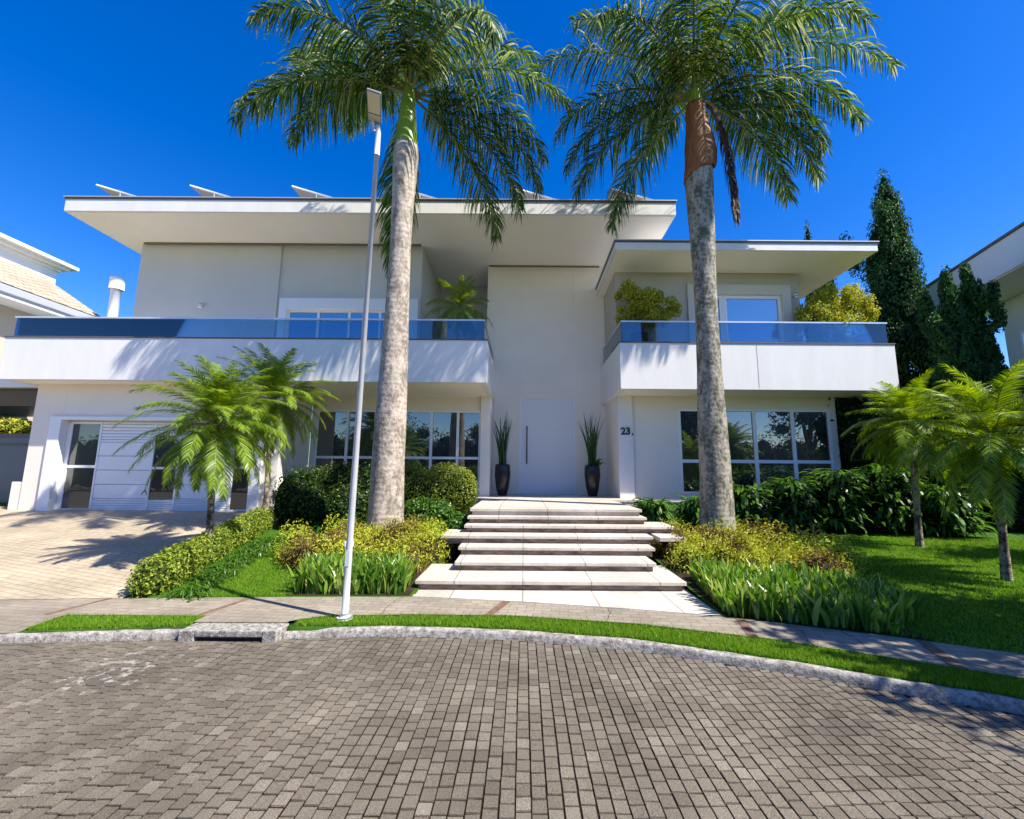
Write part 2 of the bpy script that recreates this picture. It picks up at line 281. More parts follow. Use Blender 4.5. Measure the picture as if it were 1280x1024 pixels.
def foliage(name, lobes, n, leaf, mats, parent=None, core=0.86, jit=0.12, wr=0.55, zmin=None, loc=None, upb=None, cut=None):
    """lobes: (cx,cy,cz,rx,ry,rz[,tiltx,tilty]); leaves over lobe surfaces plus a dark twiggy inner body"""
    area = np.array([(l[3]*l[4]+l[4]*l[5]+l[3]*l[5]) for l in lobes]); cnt = np.maximum(4, (n*area/area.sum()).astype(int))
    Ps, Ns = [], []; cv, cf = [], []; co = 0
    for l, k in zip(lobes, cnt):
        c = np.array(l[:3]); r = np.array(l[3:6]); u = sphere_pts(k)
        M = np.eye(3)
        if len(l) > 6:
            M = np.array((Matrix.Rotation(l[7], 3, 'Y') @ Matrix.Rotation(l[6], 3, 'X')))
        s = 1+rng.uniform(-jit*1.6, jit, size=(k, 1)); Ps.append(c+(u*r*s) @ M.T); Ns.append(nrm(u/r) @ M.T)
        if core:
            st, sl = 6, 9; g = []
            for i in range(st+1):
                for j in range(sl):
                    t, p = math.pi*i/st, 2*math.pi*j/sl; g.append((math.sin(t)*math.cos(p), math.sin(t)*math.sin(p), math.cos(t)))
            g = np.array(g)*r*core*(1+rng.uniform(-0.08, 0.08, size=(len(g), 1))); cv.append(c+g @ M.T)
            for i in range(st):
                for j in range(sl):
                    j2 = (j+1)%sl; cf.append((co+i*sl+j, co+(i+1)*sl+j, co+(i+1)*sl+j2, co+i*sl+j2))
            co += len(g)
    P = np.concatenate(Ps); N = np.concatenate(Ns)
    if zmin is not None: k = P[:, 2] > zmin; P, N = P[k], N[k]
    if cut is not None: k = cut(P); P, N = P[k], N[k]
    N = nrm(N+rng.normal(size=N.shape)*0.55)
    L = leaf*rng.uniform(0.6, 1.35, len(P)); V, F = leafquads(P, N, L, L*wr, upb)
    mi = np.zeros(len(F))
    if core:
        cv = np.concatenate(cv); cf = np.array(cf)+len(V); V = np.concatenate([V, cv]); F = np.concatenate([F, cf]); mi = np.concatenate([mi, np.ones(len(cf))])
    return npmesh(name, V, F, mats, parent, loc, mi)
def blades(name, P, H, Wd, mat_, lean=0.35, parent=None, seg=3, shape='blade', loc=None):
    """upright leaves: base P, height H, width Wd"""
    n = len(P); a = rng.uniform(0, 2*math.pi, n); D = np.stack([np.cos(a), np.sin(a), np.zeros(n)], 1)
    f = rng.uniform(0, 2*math.pi, n); S = np.stack([np.cos(f), np.sin(f), np.zeros(n)], 1)
    le = (rng.uniform(0.1, 1, n)*lean)[:, None]; H = H[:, None]; Wd = Wd[:, None]; up = np.array([0, 0, 1.0])
    rows = []
    for i in range(seg+1):
        t = i/seg; q = P+up*H*t*(1-0.25*le*t)+D*H*le*t**1.8
        w = (1-t)**0.6 if shape == 'blade' else max(0.02, math.sin(math.pi*min(1, 0.12+0.88*t))**0.7)
        w = Wd*w*0.5 if i < seg else Wd*0.02
        rows += [q-S*w, q+S*w]
    V = np.stack(rows, 1).reshape(-1, 3); k = 2*(seg+1); o = np.arange(n)[:, None]*k
    F = np.concatenate([o+np.array([[2*i, 2*i+1, 2*i+3, 2*i+2]]) for i in range(seg)], 0)
    return npmesh(name, V, F, mat_, parent, loc)

# ---------------------------------------------------------------- ground lines and heights
KX = [-60, -30, -12, -5.1, -3.5, -1.3, -0.1, 1.14, 2.36, 3.6, 6, 10, 20, 60]
KY = [-2, 2.6, 3.9, 4.50, 4.68, 4.79, 4.70, 4.46, 3.98, 3.40, 2.15, -0.1, -6.5, -35]
GX = [-2.45, -2.3, -2.1, -1.16, -0.1, 1.2, 2.33, 3.04, 3.84, 6, 10, 20, 60]
GY = [4.70, 4.80, 4.90, 4.97, 4.95, 4.72, 4.34, 3.98, 3.58, 2.45, 0.2, -6.2, -34.7]
SX = [-60, -30, -12, -6.2, -5, -2.8, -1.3, -0.1, 1.16, 2.0, 2.58, 3.66, 4.4, 7, 12, 20, 60]
SY = [-1, 3.9, 5.2, 5.41, 5.5, 5.62, 5.66, 5.49, 5.24, 5.04, 4.84, 4.40, 4.04, 2.75, 0.1, -5.2, -34]
GX = [v*1.038 for v in GX]; GY = [v*1.038 for v in GY]; SX = [v*1.032 for v in SX]; SY = [v*1.032 for v in SY]
def sm(X, Y):
    xs = np.linspace(X[0], X[-1], 1201); ys = np.interp(xs, X, Y); k = np.hanning(9 if X[-1]-X[0] > 80 else 5); k /= k.sum()
    return lambda x: float(np.interp(x, xs, ys))
yk, yg, ys = sm(KX, KY), sm(GX, GY), sm(SX, SY)
def G(x, y):
    s = 0.10-0.055*min(1, max(0, (x-0)/3.0)); d = max(0, y-ys(x))
    return 0.10+s*min(d, 8.5)
def strip(name, xa, xb, f0, f1, zf, mats, nx=60, ny=4, parent=None, skirt=0, kind='structure'):
    m = MB(); vs = []; fs = []
    for i in range(nx+1):
        x = xa+(xb-xa)*i/nx; a, b = f0(x), f1(x)
        for j in range(ny+1):
            y = a+(b-a)*j/ny; vs.append((x, y, zf(x, y)))
    for i in range(nx):
        for j in range(ny): k = i*(ny+1)+j; fs.append((k, k+ny+1, k+ny+2, k+1))
    m.add(vs, fs, 0, True); o = m.build(name, mats, parent)
    if skirt:
        s = o.modifiers.new('solid', 'SOLIDIFY'); s.thickness = skirt; s.offset = -1
    if kind and parent is None: o['kind'] = kind
    return o

# far ground
tag(MB().add([(-900,-900,-0.06),(900,-900,-0.06),(900,900,-0.06),(-900,900,-0.06)], [(0,1,2,3)]) or None, None) if False else None
g = MB(); g.add([(-900,-900,-0.06),(900,-900,-0.06),(900,900,-0.06),(-900,900,-0.06)], [(0,1,2,3)]); g.build('ground', LAWNB)['kind'] = 'structure'
strip('garden_ground', -60, -1.40, ys, lambda x: 40, lambda x, y: G(x, y)-0.004, LAWNB, 180, 40)
strip('garden_ground', -1.40, 2.25, lambda x: 8.4, lambda x: 40, lambda x, y: G(x, y)-0.004, LAWNB, 20, 40)
strip('garden_ground', 2.25, 60, ys, lambda x: 40, lambda x, y: G(x, y)-0.004, LAWNB, 180, 40)

# road: every paver is real geometry with its own tint, over a dark joint bed
def zr(x, y): return 0.008*math.sin(1.3*x+0.5*y)+0.006*math.sin(2.1*y-0.7*x)
strip('road_bed', -60, 60, lambda x: -40, lambda x: yk(x)+0.02, lambda x, y: -0.0075+zr(x, y), mat('joint_dirt', (0.022, 0.016, 0.011), 0.95, 0.1, bump=0.6, bscale=90, var=0.4, vscale=20), 200, 60)
strip('road', -60, 60, lambda x: -40, lambda x: -0.55, lambda x, y: -0.002+zr(x, y), slabmat('far_paver', (0.19, 0.16, 0.125), (0.16, 0.135, 0.105), (0.03, 0.022, 0.016), 0.10, 0.084, math.pi/2, msize=0.006), 200, 40)
for (xa, xb) in ((-30, -8.5), (7.5, 14)): strip('road', xa, xb, lambda x: -0.55, lambda x: max(-0.54, yk(x)+0.01), lambda x, y: -0.002+zr(x, y), MATS['far_paver'], 60, 20)
V = []; F = []
cw, ch = 0.084, 0.099
x = -8.6; ci = 0
while x < 7.6:
    y = -0.6+random.uniform(0, ch); jog = 0
    yend = yk(x+cw/2)-0.01
    while y < yend:
        h = ch*random.uniform(0.93, 1.07); y1 = min(y+h-0.0105, yend)
        if y1-y > 0.02:
            d = random.uniform(-0.0015, 0.0015); w = 0.0012*math.sin(y*3+ci)
            x0, x1 = x+0.0037+random.uniform(-0.0018, 0.0018)+w, x+cw-0.0037+random.uniform(-0.0015, 0.0015)+w
            z = zr(x, y)+d; o = len(V); a = random.uniform(-0.003, 0.003); e = 0.0018
            tx, ty = random.uniform(-0.0008, 0.0008), random.uniform(-0.001, 0.001)
            V += [(x0, y, z-0.014), (x1, y+a, z-0.014), (x1, y1+a, z-0.014), (x0, y1, z-0.014),
                  (x0+e, y+e, z-tx-ty), (x1-e, y+e+a, z+tx-ty), (x1-e, y1-e+a, z+tx+ty), (x0+e, y1-e, z-tx+ty)]
            F += [(o+4, o+5, o+6, o+7), (o, o+1, o+5, o+4), (o+1, o+2, o+6, o+5), (o+2, o+3, o+7, o+6), (o+3, o, o+4, o+7)]
        y += h
    x += cw; ci += 1
npmesh('road', np.array(V), np.array(F), PAVER)['kind'] = 'structure'

# kerbs with a rounded worn top
def kerb(xa, xb, taper=False):
    m = MB(); vs = []; fs = []; n = max(6, int((xb-xa)/0.12)); prof = [(0, -0.05), (0.004, 0.045), (0.016, 0.066), (0.035, 0.072), (0.065, 0.074), (0.085, 0.07), (0.09, -0.05)]; k = len(prof)
    for i in range(n+1):
        x = xa+(xb-xa)*i/n; t = min(1, max(0.45, (x-xa)/0.5)) if taper else 1; j = random.uniform(-0.004, 0.004)
        for (dy, z) in prof: vs.append((x, yk(x)+dy+(j if z > 0.04 else 0), z*t+(j if z > 0.06 else 0)))
    for i in range(n):
        for q in range(k-1): fs.append((i*k+q, (i+1)*k+q, (i+1)*k+q+1, i*k+q+1))
    fs.append(tuple(range(k))[::-1]); fs.append(tuple(range(n*k, n*k+k)))
    m.add(vs, fs, 0, True); return m
kerb(-30, -3.47).build('kerb', KERB)['kind'] = 'structure'
kerb(-2.46, 20, True).build('kerb', KERB)['kind'] = 'structure'
# storm drain slab with its dark slot
sdn = empty('storm_drain', (-2.97, 4.65, 0), 'pale concrete storm drain slab with a dark slot at the street edge', 'storm drain')
m = MB(); fy = 4.62
for x0, x1, z0 in ((-3.46, -3.30, -0.05), (-3.30, -2.62, 0.03), (-2.62, -2.47, -0.05)):
    m.box(x0, x1, fy, 4.86, z0, 0.097)
m.build('slab', KERB, sdn, bevel=0.012).location = (2.97, -4.65, 0)
MB().box(-3.30, -2.62, 4.68, 4.80, -0.05, 0.028).build('slot', DARK, sdn).location = (2.97, -4.65, 0)

# sidewalk, aprons
zs = lambda x, y: 0.10
strip('sidewalk', -60, -5.05, lambda x: yk(x)+0.085, ys, lambda x, y: 0.074+0.026*min(1, max(0, (y-yk(x)-0.085)/0.3)), SIDEW, 120, 6)
strip('sidewalk', -5.05, -3.5, lambda x: 5.06, ys, zs, SIDEW, 20, 6)
strip('sidewalk', -3.5, -2.50, lambda x: 4.865, ys, lambda x, y: 0.0985, SIDEW, 20, 6)
strip('sidewalk', -2.50, 40, yg, ys, zs, SIDEW, 260, 6)
strip('verge_soil', -5.05, -3.5, lambda x: yk(x)+0.085, lambda x: 5.06, lambda x, y: 0.075, LAWNB, 20, 2)
strip('verge_soil', -2.50, 30, lambda x: yk(x)+0.085, yg, lambda x, y: 0.074, LAWNB, 200, 2, skirt=0.12)
yf = lambda x: yg(x) if x > -2.45 else 5.06
for (xa, xb, w) in ((-0.43, -0.25, 0.10), (2.24, 2.37, 0.09), (3.61, 3.84, 0.1), (-5.3, -5.17, 0.06), (-3.62, -3.45, 0.06)):
    pts = [(xa, yf(xa)+0.005), (xa+w, yf(xa+w)+0.005), (xb+w, ys(xb+w)-0.005), (xb, ys(xb)-0.005)]
    MB().prism(pts, 0.07, 0.104).build('paving_band', REDST)['kind'] = 'structure'
# expansion cracks in the right hand sidewalk
for xa in (2.75, 3.2, 4.2, 4.9, -1.6, 0.9):
    m = MB(); px, py = xa, yg(xa)+0.01
    while py < ys(px)-0.04:
        nx_, ny_ = px+random.uniform(-0.03, 0.05), py+0.09
        m.add([(px, py, 0.1035), (px+0.006, py, 0.1035), (nx_+0.006, ny_, 0.1035), (nx_, ny_, 0.1035)], [(0, 1, 2, 3)]); px, py = nx_, ny_
    m.build('pavement_crack', SOIL)['kind'] = 'structure'

# driveway
m = MB(); vs = []; fs = []; nx, ny = 24, 24
for j in range(ny+1):
    t = j/ny; xr = -5.0-0.35*t*1.0-0.75*t**3
    for i in range(nx+1):
        x = -15.5+(xr+15.5)*i/nx; y = ys(x)+(11.4-ys(x))*t; vs.append((x, y, G(x, y)+0.004))
for j in range(ny):
    for i in range(nx): k = j*(nx+1)+i; fs.append((k, k+1, k+nx+2, k+nx+1))
m.add(vs, fs, 0, True); m.build('driveway', DRIVE)['kind'] = 'structure'

# entrance walk and steps
m = MB(); pts = [(x, ys(x)+0.003) for x in np.linspace(-1.42, 2.25, 14)]+[(2.25, 6.7), (-1.42, 6.7)]
m.prism(pts, 0.02, 0.106).build('entrance_walk', STONE)['kind'] = 'structure'
st = empty('stone_steps', (0.5, 7, 0.15), 'broad pale stone steps with offset slabs rising to the front door', 'steps')
rise = (1.0-0.106)/7
spec = [(6.12, 7.2, -1.46, 2.22), (6.70, 7.8, -1.02, 1.99), (7.24, 8.1, -1.05, 2.14), (7.6, 8.4, -1.42, 2.22), (7.97, 8.7, -1.06, 2.72), (8.24, 8.9, -1.04, 2.3)]
for k, (y0, y1, x0, x1) in enumerate(spec):
    z1 = 0.106+rise*(k+1); m = MB()
    m.box(x0, x1, y0, y1, z1-0.05, z1); sp = m.build('step', STONE, st, bevel=0.006); sp.location = (-0.5, -7, -0.15)
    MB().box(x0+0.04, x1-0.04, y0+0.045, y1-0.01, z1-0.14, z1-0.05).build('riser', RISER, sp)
m = MB(); m.box(-1.02, 2.27, 8.45, 11.3, 0.945, 1.0); m.box(-1.3, 3.06, 11.3, 13.8, 0.945, 1.0); m.box(-0.98, 2.23, 8.49, 11.28, 0.3, 0.945); m.box(-1.28, 3.04, 11.32, 13.75, 0.3, 0.945)
m.build('landing', STONE, st, bevel=0.006).location = (-0.5, -7, -0.15)
m = MB(); m.box(2.3, 2.75, 7.5, 8.1, 0.55, 0.62); m.build('side_slab', STONE, st, bevel=0.006).location = (-0.5, -7, -0.15)

# ---------------------------------------------------------------- the house
H = empty('house', (0, 0, 0), 'large modern white two storey house with flat overhanging roofs and glass balconies', 'house')
def hb(name, boxes, mt, bevel=0.006, parent=None, label=None):
    m = MB()
    for b in boxes: m.box(*b)
    o = m.build(name, mt, parent or H, bevel=bevel)
    if label: o['label'] = label
    return o
# ground floor left, with the garage
hb('wall', [(-12.58, -11.8, 11.0, 11.4, 0.3, 3.95), (-6.85, -6.2, 11.0, 11.4, 0.3, 3.95), (-11.8, -6.85, 11.0, 11.4, 2.95, 3.95),
            (-12.58, -12.3, 11.4, 20, 0.3, 3.95), (-6.45, -6.2, 11.4, 12.54, 0.3, 3.95)], WALLW)
hb('garden_wing_wall', [(-12.86, -12.585, 11.02, 11.4, 0.3, 1.36)], WALLW)
hb('garage_surround', [(-12.07, -11.785, 10.94, 11.12, 0.5, 3.02), (-11.785, -6.865, 10.94, 11.12, 2.935, 3.02), (-6.865, -6.60, 10.94, 11.12, 0.5, 3.02)], ALU)
gd = hb('garage_door', [(-11.86, -6.79, 11.22, 11.28, 0.5, 3.0)], ALU)
m = MB()
zz = [0.66, 0.72, 0.78, 0.84, 0.90, 0.955, 1.31, 1.67, 2.03, 2.385, 2.45, 2.52, 2.60, 2.68, 2.76, 2.85, 2.91]
for (xa, xb) in ((-10.93, -9.58), (-8.84, -7.50)):
    for i in range(len(zz)-1): m.box(xa, xb, 11.175, 11.218, zz[i]+0.006, zz[i+1]-0.008)
for (za, zb) in ((0.66, 0.93), (2.56, 2.91)):
    n = 5
    for i in range(n): m.box(-9.575, -8.845, 11.175, 11.218, za+(zb-za)*i/n+0.006, za+(zb-za)*(i+1)/n-0.008)
m.build('panel', ALU, gd, bevel=0.004)
for bars, rails in ((((-11.80, -11.70), (-10.98, -10.935)), ((-11.70, -10.98, 0.66, 0.70), (-11.70, -10.98, 1.72, 1.79), (-11.70, -10.98, 2.85, 2.91))),
                    (((-9.57, -9.52), (-8.89, -8.85)), ((-9.52, -8.89, 1.70, 1.76),)),
                    (((-7.49, -7.44), (-6.90, -6.875)), ((-7.44, -6.90, 0.66, 0.70), (-7.44, -6.90, 1.72, 1.79), (-7.44, -6.90, 2.85, 2.91)))):
    m = MB()
    for (xa, xb) in bars: m.box(xa, xb, 11.165, 11.216, 0.66, 2.91)
    for (xa, xb, za, zb) in rails: m.box(xa, xb, 11.167, 11.214, za, zb)
    m.build('frame', ALU, gd)
for (xa, xb, za, zb) in ((-11.70, -10.98, 0.70, 1.72), (-11.70, -10.98, 1.79, 2.85), (-9.52, -8.89, 0.94, 1.70), (-9.52, -8.89, 1.76, 2.55), (-7.44, -6.90, 0.70, 1.72), (-7.44, -6.90, 1.79, 2.85)):
    MB().box(xa, xb, 11.19, 11.21, za, zb).build('pane', WGLG, gd)

def window(x0, x1, z0, z1, y, cols, rows, fw=0.06, glass=WGL, surround=0.0, dep=0.08, label=None):
    """frame mesh with mullions at fractions cols and transoms at rows; panes are sub-parts"""
    m = MB()
    if surround:
        s = surround
        m.box(x0-s, x0, y-0.06, y+0.02, z0-s, z1+s); m.box(x1, x1+s, y-0.06, y+0.02, z0-s, z1+s); m.box(x0, x1, y-0.06, y+0.02, z1, z1+s); m.box(x0, x1, y-0.06, y+0.02, z0-s, z0)
    xs = [x0]+[x0+(x1-x0)*c for c in cols]+[x1]; zs_ = [z0]+[z0+(z1-z0)*r for r in rows]+[z1]
    for i, xx in enumerate(xs):
        a, b = (xx, xx+fw) if i == 0 else (xx-fw, xx) if i == len(xs)-1 else (xx-fw*0.6, xx+fw*0.6)
        m.box(a, b, y-0.02, y+dep, z0, z1)
    edges = []
    for i, xx in enumerate(xs): edges.append((xx, xx+fw) if i == 0 else (xx-fw, xx) if i == len(xs)-1 else (xx-fw*0.6, xx+fw*0.6))
    hz = []
    for j, zz_ in enumerate(zs_): hz.append((zz_, zz_+fw) if j == 0 else (zz_-fw, zz_) if j == len(zs_)-1 else (zz_-fw*0.6, zz_+fw*0.6))
    for i in range(len(xs)-1):
        for (a, b) in hz: m.box(edges[i][1], edges[i+1][0], y-0.017, y+dep-0.003, a, b)
    w = m.build('window', ALU, H)
    if label: w['label'] = label
    for i in range(len(xs)-1):
        for j in range(len(zs_)-1):
            MB().box(edges[i][1], edges[i+1][0], y+0.02+0.004*(i%2), y+0.032+0.004*(i%2), hz[j][1], hz[j+1][0]).build('pane', glass, w)
    return w
# window wall left of the door
hb('wall', [(-6.2, -6.05, 12.54, 12.8, 0.3, 3.95), (-6.05, -1.25, 12.54, 12.8, 3.46, 3.95), (-6.05, -1.25, 12.54, 12.8, 0.3, 1.30), (-1.25, -0.97, 12.40, 13.8, 0.9, 3.95)], WALLW)
window(-6.05, -1.25, 1.30, 3.46, 12.54, [0.19, 0.36, 0.50, 0.70, 0.86], [0.36], glass=WGL)
# tall entrance wall and recess
hb('entrance_wall', [(-1.25, -0.14, 13.8, 14.1, 0.95, 8.62), (1.63, 2.66, 13.8, 14.1, 0.95, 8.62), (-0.14, 1.63, 13.8, 14.1, 4.09, 8.62), (-1.25, -1.0, 14.1, 20, 4.6, 8.62)], WALLW)
dr = hb('front_door', [(-0.125, 1.615, 13.85, 13.92, 1.0, 4.075)], mat('door_white', (0.74, 0.74, 0.74), 0.4, 0.4), bevel=0.004)
hb('door_frame', [(-0.14, -0.10, 13.785, 13.848, 1.0, 4.09), (1.59, 1.63, 13.785, 13.848, 1.0, 4.09), (-0.10, 1.59, 13.785, 13.848, 4.05, 4.09)], ALU, 0)
m = MB(); m.tube([(0.10, 13.79, 1.95), (0.10, 13.79, 3.15)], [0.018, 0.018]); m.box(0.09, 0.11, 13.795, 13.85, 2.02, 2.05); m.box(0.09, 0.11, 13.795, 13.85, 3.05, 3.08)
m.build('handle', DARK, dr)
hb('recess_wall', [(-3.16, -1.25, 15.4, 15.6, 4.6, 8.62), (-3.40, -3.16, 12.8, 15.6, 4.6, 8.62)], WALLG)
# upper floor left
hb('upper_wall', [(-11.8, -7.50, 12.48, 12.8, 4.6, 8.60), (-7.50, -3.16, 12.54, 12.8, 6.86, 8.60), (-7.50, -7.42, 12.54, 12.8, 4.6, 6.86), (-3.22, -3.16, 12.54, 12.8, 4.6, 6.86), (-11.8, -11.5, 12.8, 20, 4.6, 8.60)], WALLG)
window(-7.20, -3.45, 4.7, 6.52, 12.60, [0.25, 0.5, 0.75], [], glass=WGLU, dep=0.1)
hb('window_surround', [(-7.42, -7.20, 12.47, 12.7, 4.6, 6.86), (-3.45, -3.22, 12.47, 12.7, 4.6, 6.86), (-7.20, -3.45, 12.47, 12.7, 6.52, 6.86)], ALU)
# ground floor right
hb('column', [(2.64, 3.05, 12.0, 12.35, 0.9, 3.95)], WHITE)
hb('wall', [(3.06, 4.33, 12.07, 12.3, 0.9, 3.95), (8.62, 8.80, 12.07, 12.3, 0.2, 3.95), (4.33, 8.62, 12.07, 12.3, 3.50, 3.95), (4.33, 8.62, 12.07, 12.3, 0.2, 1.12),
            (2.64, 2.9, 12.35, 13.8, 0.9, 3.95), (8.5, 8.80, 12.3, 20, 0.2, 3.95)], WALLW)
window(4.33, 8.62, 1.12, 3.50, 12.07, [0.25, 0.5, 0.75], [0.38], fw=0.075, glass=WGL)
# upper floor right
hb('upper_wall', [(2.66, 4.75, 12.05, 12.3, 4.7, 7.57), (7.76, 8.05, 12.05, 12.3, 4.7, 7.57), (4.75, 7.76, 12.05, 12.3, 7.17, 7.57), (2.66, 2.9, 12.3, 13.8, 4.7, 7.57), (7.8, 8.05, 12.3, 20, 4.7, 7.57)], TAUPE)
window(5.0, 7.50, 4.75, 6.86, 12.08, [0.30, 0.34], [], fw=0.09, glass=WGLU, dep=0.1)
hb('window_surround', [(4.75, 5.0, 11.98, 12.15, 4.7, 7.17), (7.50, 7.76, 11.98, 12.15, 4.7, 7.17), (5.0, 7.50, 11.98, 12.15, 6.86, 7.17)], mat('surround_beige', (0.62, 0.585, 0.52), 0.8, 0.2, var=0.05))
hb('upper_wall', [(2.66, 3.9, 14.2, 20, 7.5, 8.62)], WALLW)
# roofs
def slab(name, x0, x1, y0, y1, z0, z1):
    m = MB(); m.box(x0, x1, y0, y1, z0+0.004, z1); r = m.build(name, WHITE, H, bevel=0.01)
    MB().box(x0+0.05, x1-0.05, y0+0.05, y1-0.05, z0-0.006, z0+0.003).build('soffit', CREAM, r)
    MB().box(x0-0.02, x1+0.02, y0-0.02, y1+0.02, z1, z1+0.045).build('coping', TRIM, r)
    MB().box(x0-0.035, x1+0.035, y0-0.035, y1+0.035, z1+0.045, z1+0.07).build('flashing', mat('pale_metal', (0.55, 0.56, 0.58), 0.4, 0.5, metallic=0.3), r)
    return r
slab('roof', -12.50, 4.08, 10.82, 22, 8.60, 8.96)
slab('roof', 2.40, 9.38, 10.75, 20, 7.56, 7.77)
# dark brown strips where the soffits meet the walls
hb('soffit_strip', [(-11.7, -3.2, 12.40, 12.47, 8.55, 8.592), (-1.2, 2.5, 13.73, 13.79, 8.56, 8.592)], mat('strip_brown', (0.22, 0.18, 0.14), 0.9, 0.1), 0)
# balconies
def balcony(x0, x1, y0, yb, z0, z1, fl, left=True, right=True, yside=None):
    m = MB(); ys_ = yside or yb
    m.box(x0, x1, y0, y0+0.16, z0, z1)
    if left: m.box(x0, x0+0.16, y0+0.16, ys_, z0, z1)
    if right: m.box(x1-0.16, x1, y0+0.16, ys_, z0, z1)
    b = m.build('balcony', WHITE, H, bevel=0.008)
    MB().box(x0+(0.16 if left else 0), x1-(0.16 if right else 0), y0+0.16, ys_+0.12, z0+0.012, fl).build('floor_slab', CREAM, b)
    t = MB(); t.box(x0-0.015, x1+0.015, y0-0.02, y0+0.18, z1, z1+0.03)
    if left: t.box(x0-0.015, x0+0.18, y0+0.18, ys_, z1, z1+0.03)
    if right: t.box(x1-0.18, x1+0.015, y0+0.18, ys_, z1, z1+0.03)
    t.build('coping', TRIM, b); return b
def railing(pts_list, z0, z1, y, xs, ret):
    m = MB(); m.box(xs[0]-0.02, xs[-1]+0.02, y-0.03, y+0.03, z1, z1+0.04)
    for (xr, ya, yb_) in ret: m.box(xr-0.025, xr+0.025, ya, yb_, z1, z1+0.04)
    r = m.build('railing', RAIL, H)
    for i in range(len(xs)-1): MB().box(xs[i]+0.006, xs[i+1]-0.006, y-0.006, y+0.006, z0, z1-0.003).build('glass_panel', GLASS, r)
    for (xr, ya, yb_) in ret: MB().box(xr-0.006, xr+0.006, ya, yb_, z0, z1-0.003).build('glass_panel', GLASS, r)
    return r
balcony(-12.92, -0.92, 10.40, 12.48, 3.86, 4.93, 4.6, yside=12.46)
hb('balcony_floor', [(-3.16, -1.25, 12.46, 15.4, 4.2, 4.6), (-1.25, -0.93, 12.46, 13.8, 3.96, 4.9)], CREAM, 0)
balcony(2.50, 9.73, 10.99, 12.04, 3.84, 5.08, 4.7, yside=12.0)
hb('balcony_side', [(2.50, 2.635, 12.0, 13.8, 3.84, 5.08)], WHITE)
railing(None, 4.97, 5.45, 10.47, [-12.80, -9.95, -7.05, -5.05, -3.0, -1.75, -1.02], [(-12.80, 10.505, 12.4), (-1.02, 10.505, 13.75)])
railing(None, 5.12, 5.66, 11.06, [2.58, 5.4, 7.5, 9.62], [(2.58, 11.095, 13.7), (9.62, 11.095, 12.9)])
hb('fascia_joint', [(6.095, 6.10, 10.984, 10.992, 3.9, 5.05)], mat('joint_grey', (0.45, 0.45, 0.45), 0.9, 0.1), 0)
# wall lamps and number
for (x, y, z) in ((-9.74, 12.48, 6.62), (7.90, 12.05, 6.90)):
    m = MB(); m.tube([(x, y, z), (x, y-0.05, z), (x, y-0.07, z-0.01)], [0.06, 0.06, 0.04], 14); m.tube([(x, y-0.07, z-0.03), (x, y-0.10, z-0.10)], [0.05, 0.06], 12)
    m.build('wall_lamp', ALU, H)
def text(s, size, loc, mt, name, parent):
    c = bpy.data.curves.new('t', 'FONT'); c.body = s; c.size = size; c.extrude = 0.01; c.offset = 0.009
    o = bpy.data.objects.new('t', c); COL.objects.link(o); dg = bpy.context.evaluated_depsgraph_get(); me = bpy.data.meshes.new_from_object(o.evaluated_get(dg))
    bpy.data.objects.remove(o); t = bpy.data.objects.new(name, me); COL.objects.link(t); me.materials.clear(); me.materials.append(mt)
    t.parent = parent; t.location = loc; t.rotation_euler = (R(90), 0, 0); return t
text('23', 0.27, (2.70, 11.985, 2.75), DARK, 'house_number', H)
text(',', 0.22, (3.00, 11.985, 2.75), DARK, 'house_number', H)

# solar panels on the roof
PANEL = mat('solar_cells', (0.02, 0.025, 0.05), 0.15, 0.6); BACK = mat('panel_back', (0.30, 0.27, 0.23), 0.7, 0.3)
labs = ['leftmost tilted solar panel above the left roof corner', 'second tilted solar panel from the left on the roof edge', 'third tilted solar panel, just left of the lamp post top',
        'tilted solar panel right behind the left royal palm trunk', 'tilted solar panel behind the hanging fronds at mid roof', 'rightmost tilted solar panel behind the right palm fronds']
for i, x in enumerate((-12.35, -9.65, -6.72, -3.75, -0.35, 2.45)):
    s = empty('solar_panel', (x, 11.4, 9.03), labs[i], 'solar panel', 'solar panels on the flat roof')
    m = MB(); m.add([(0, 0, 0.78), (1.25, 0, 0.40), (1.25, 1.0, 0.40), (0, 1.0, 0.78), (0, 0, 0.74), (1.25, 0, 0.36), (1.25, 1.0, 0.36), (0, 1.0, 0.74)], [(0, 1, 2, 3)], 0)
    m.add([(0, 0, 0.74), (1.25, 0, 0.36), (1.25, 1.0, 0.36), (0, 1.0, 0.74)], [(3, 2, 1, 0)], 1); m.build('cell_sheet', [PANEL, BACK], s)
    for yy in (0.0, 1.0):
        m = MB(); m.tube([(0, yy, 0.76), (1.25, yy, 0.38)], [0.025, 0.025], 6); m.tube([(0.72, yy, 0.0), (0.72, yy, 0.53)], [0.015, 0.015], 6); m.tube([(1.15, yy, 0.0), (1.15, yy, 0.40)], [0.015, 0.015], 6)
        m.build('frame', ALU, s)

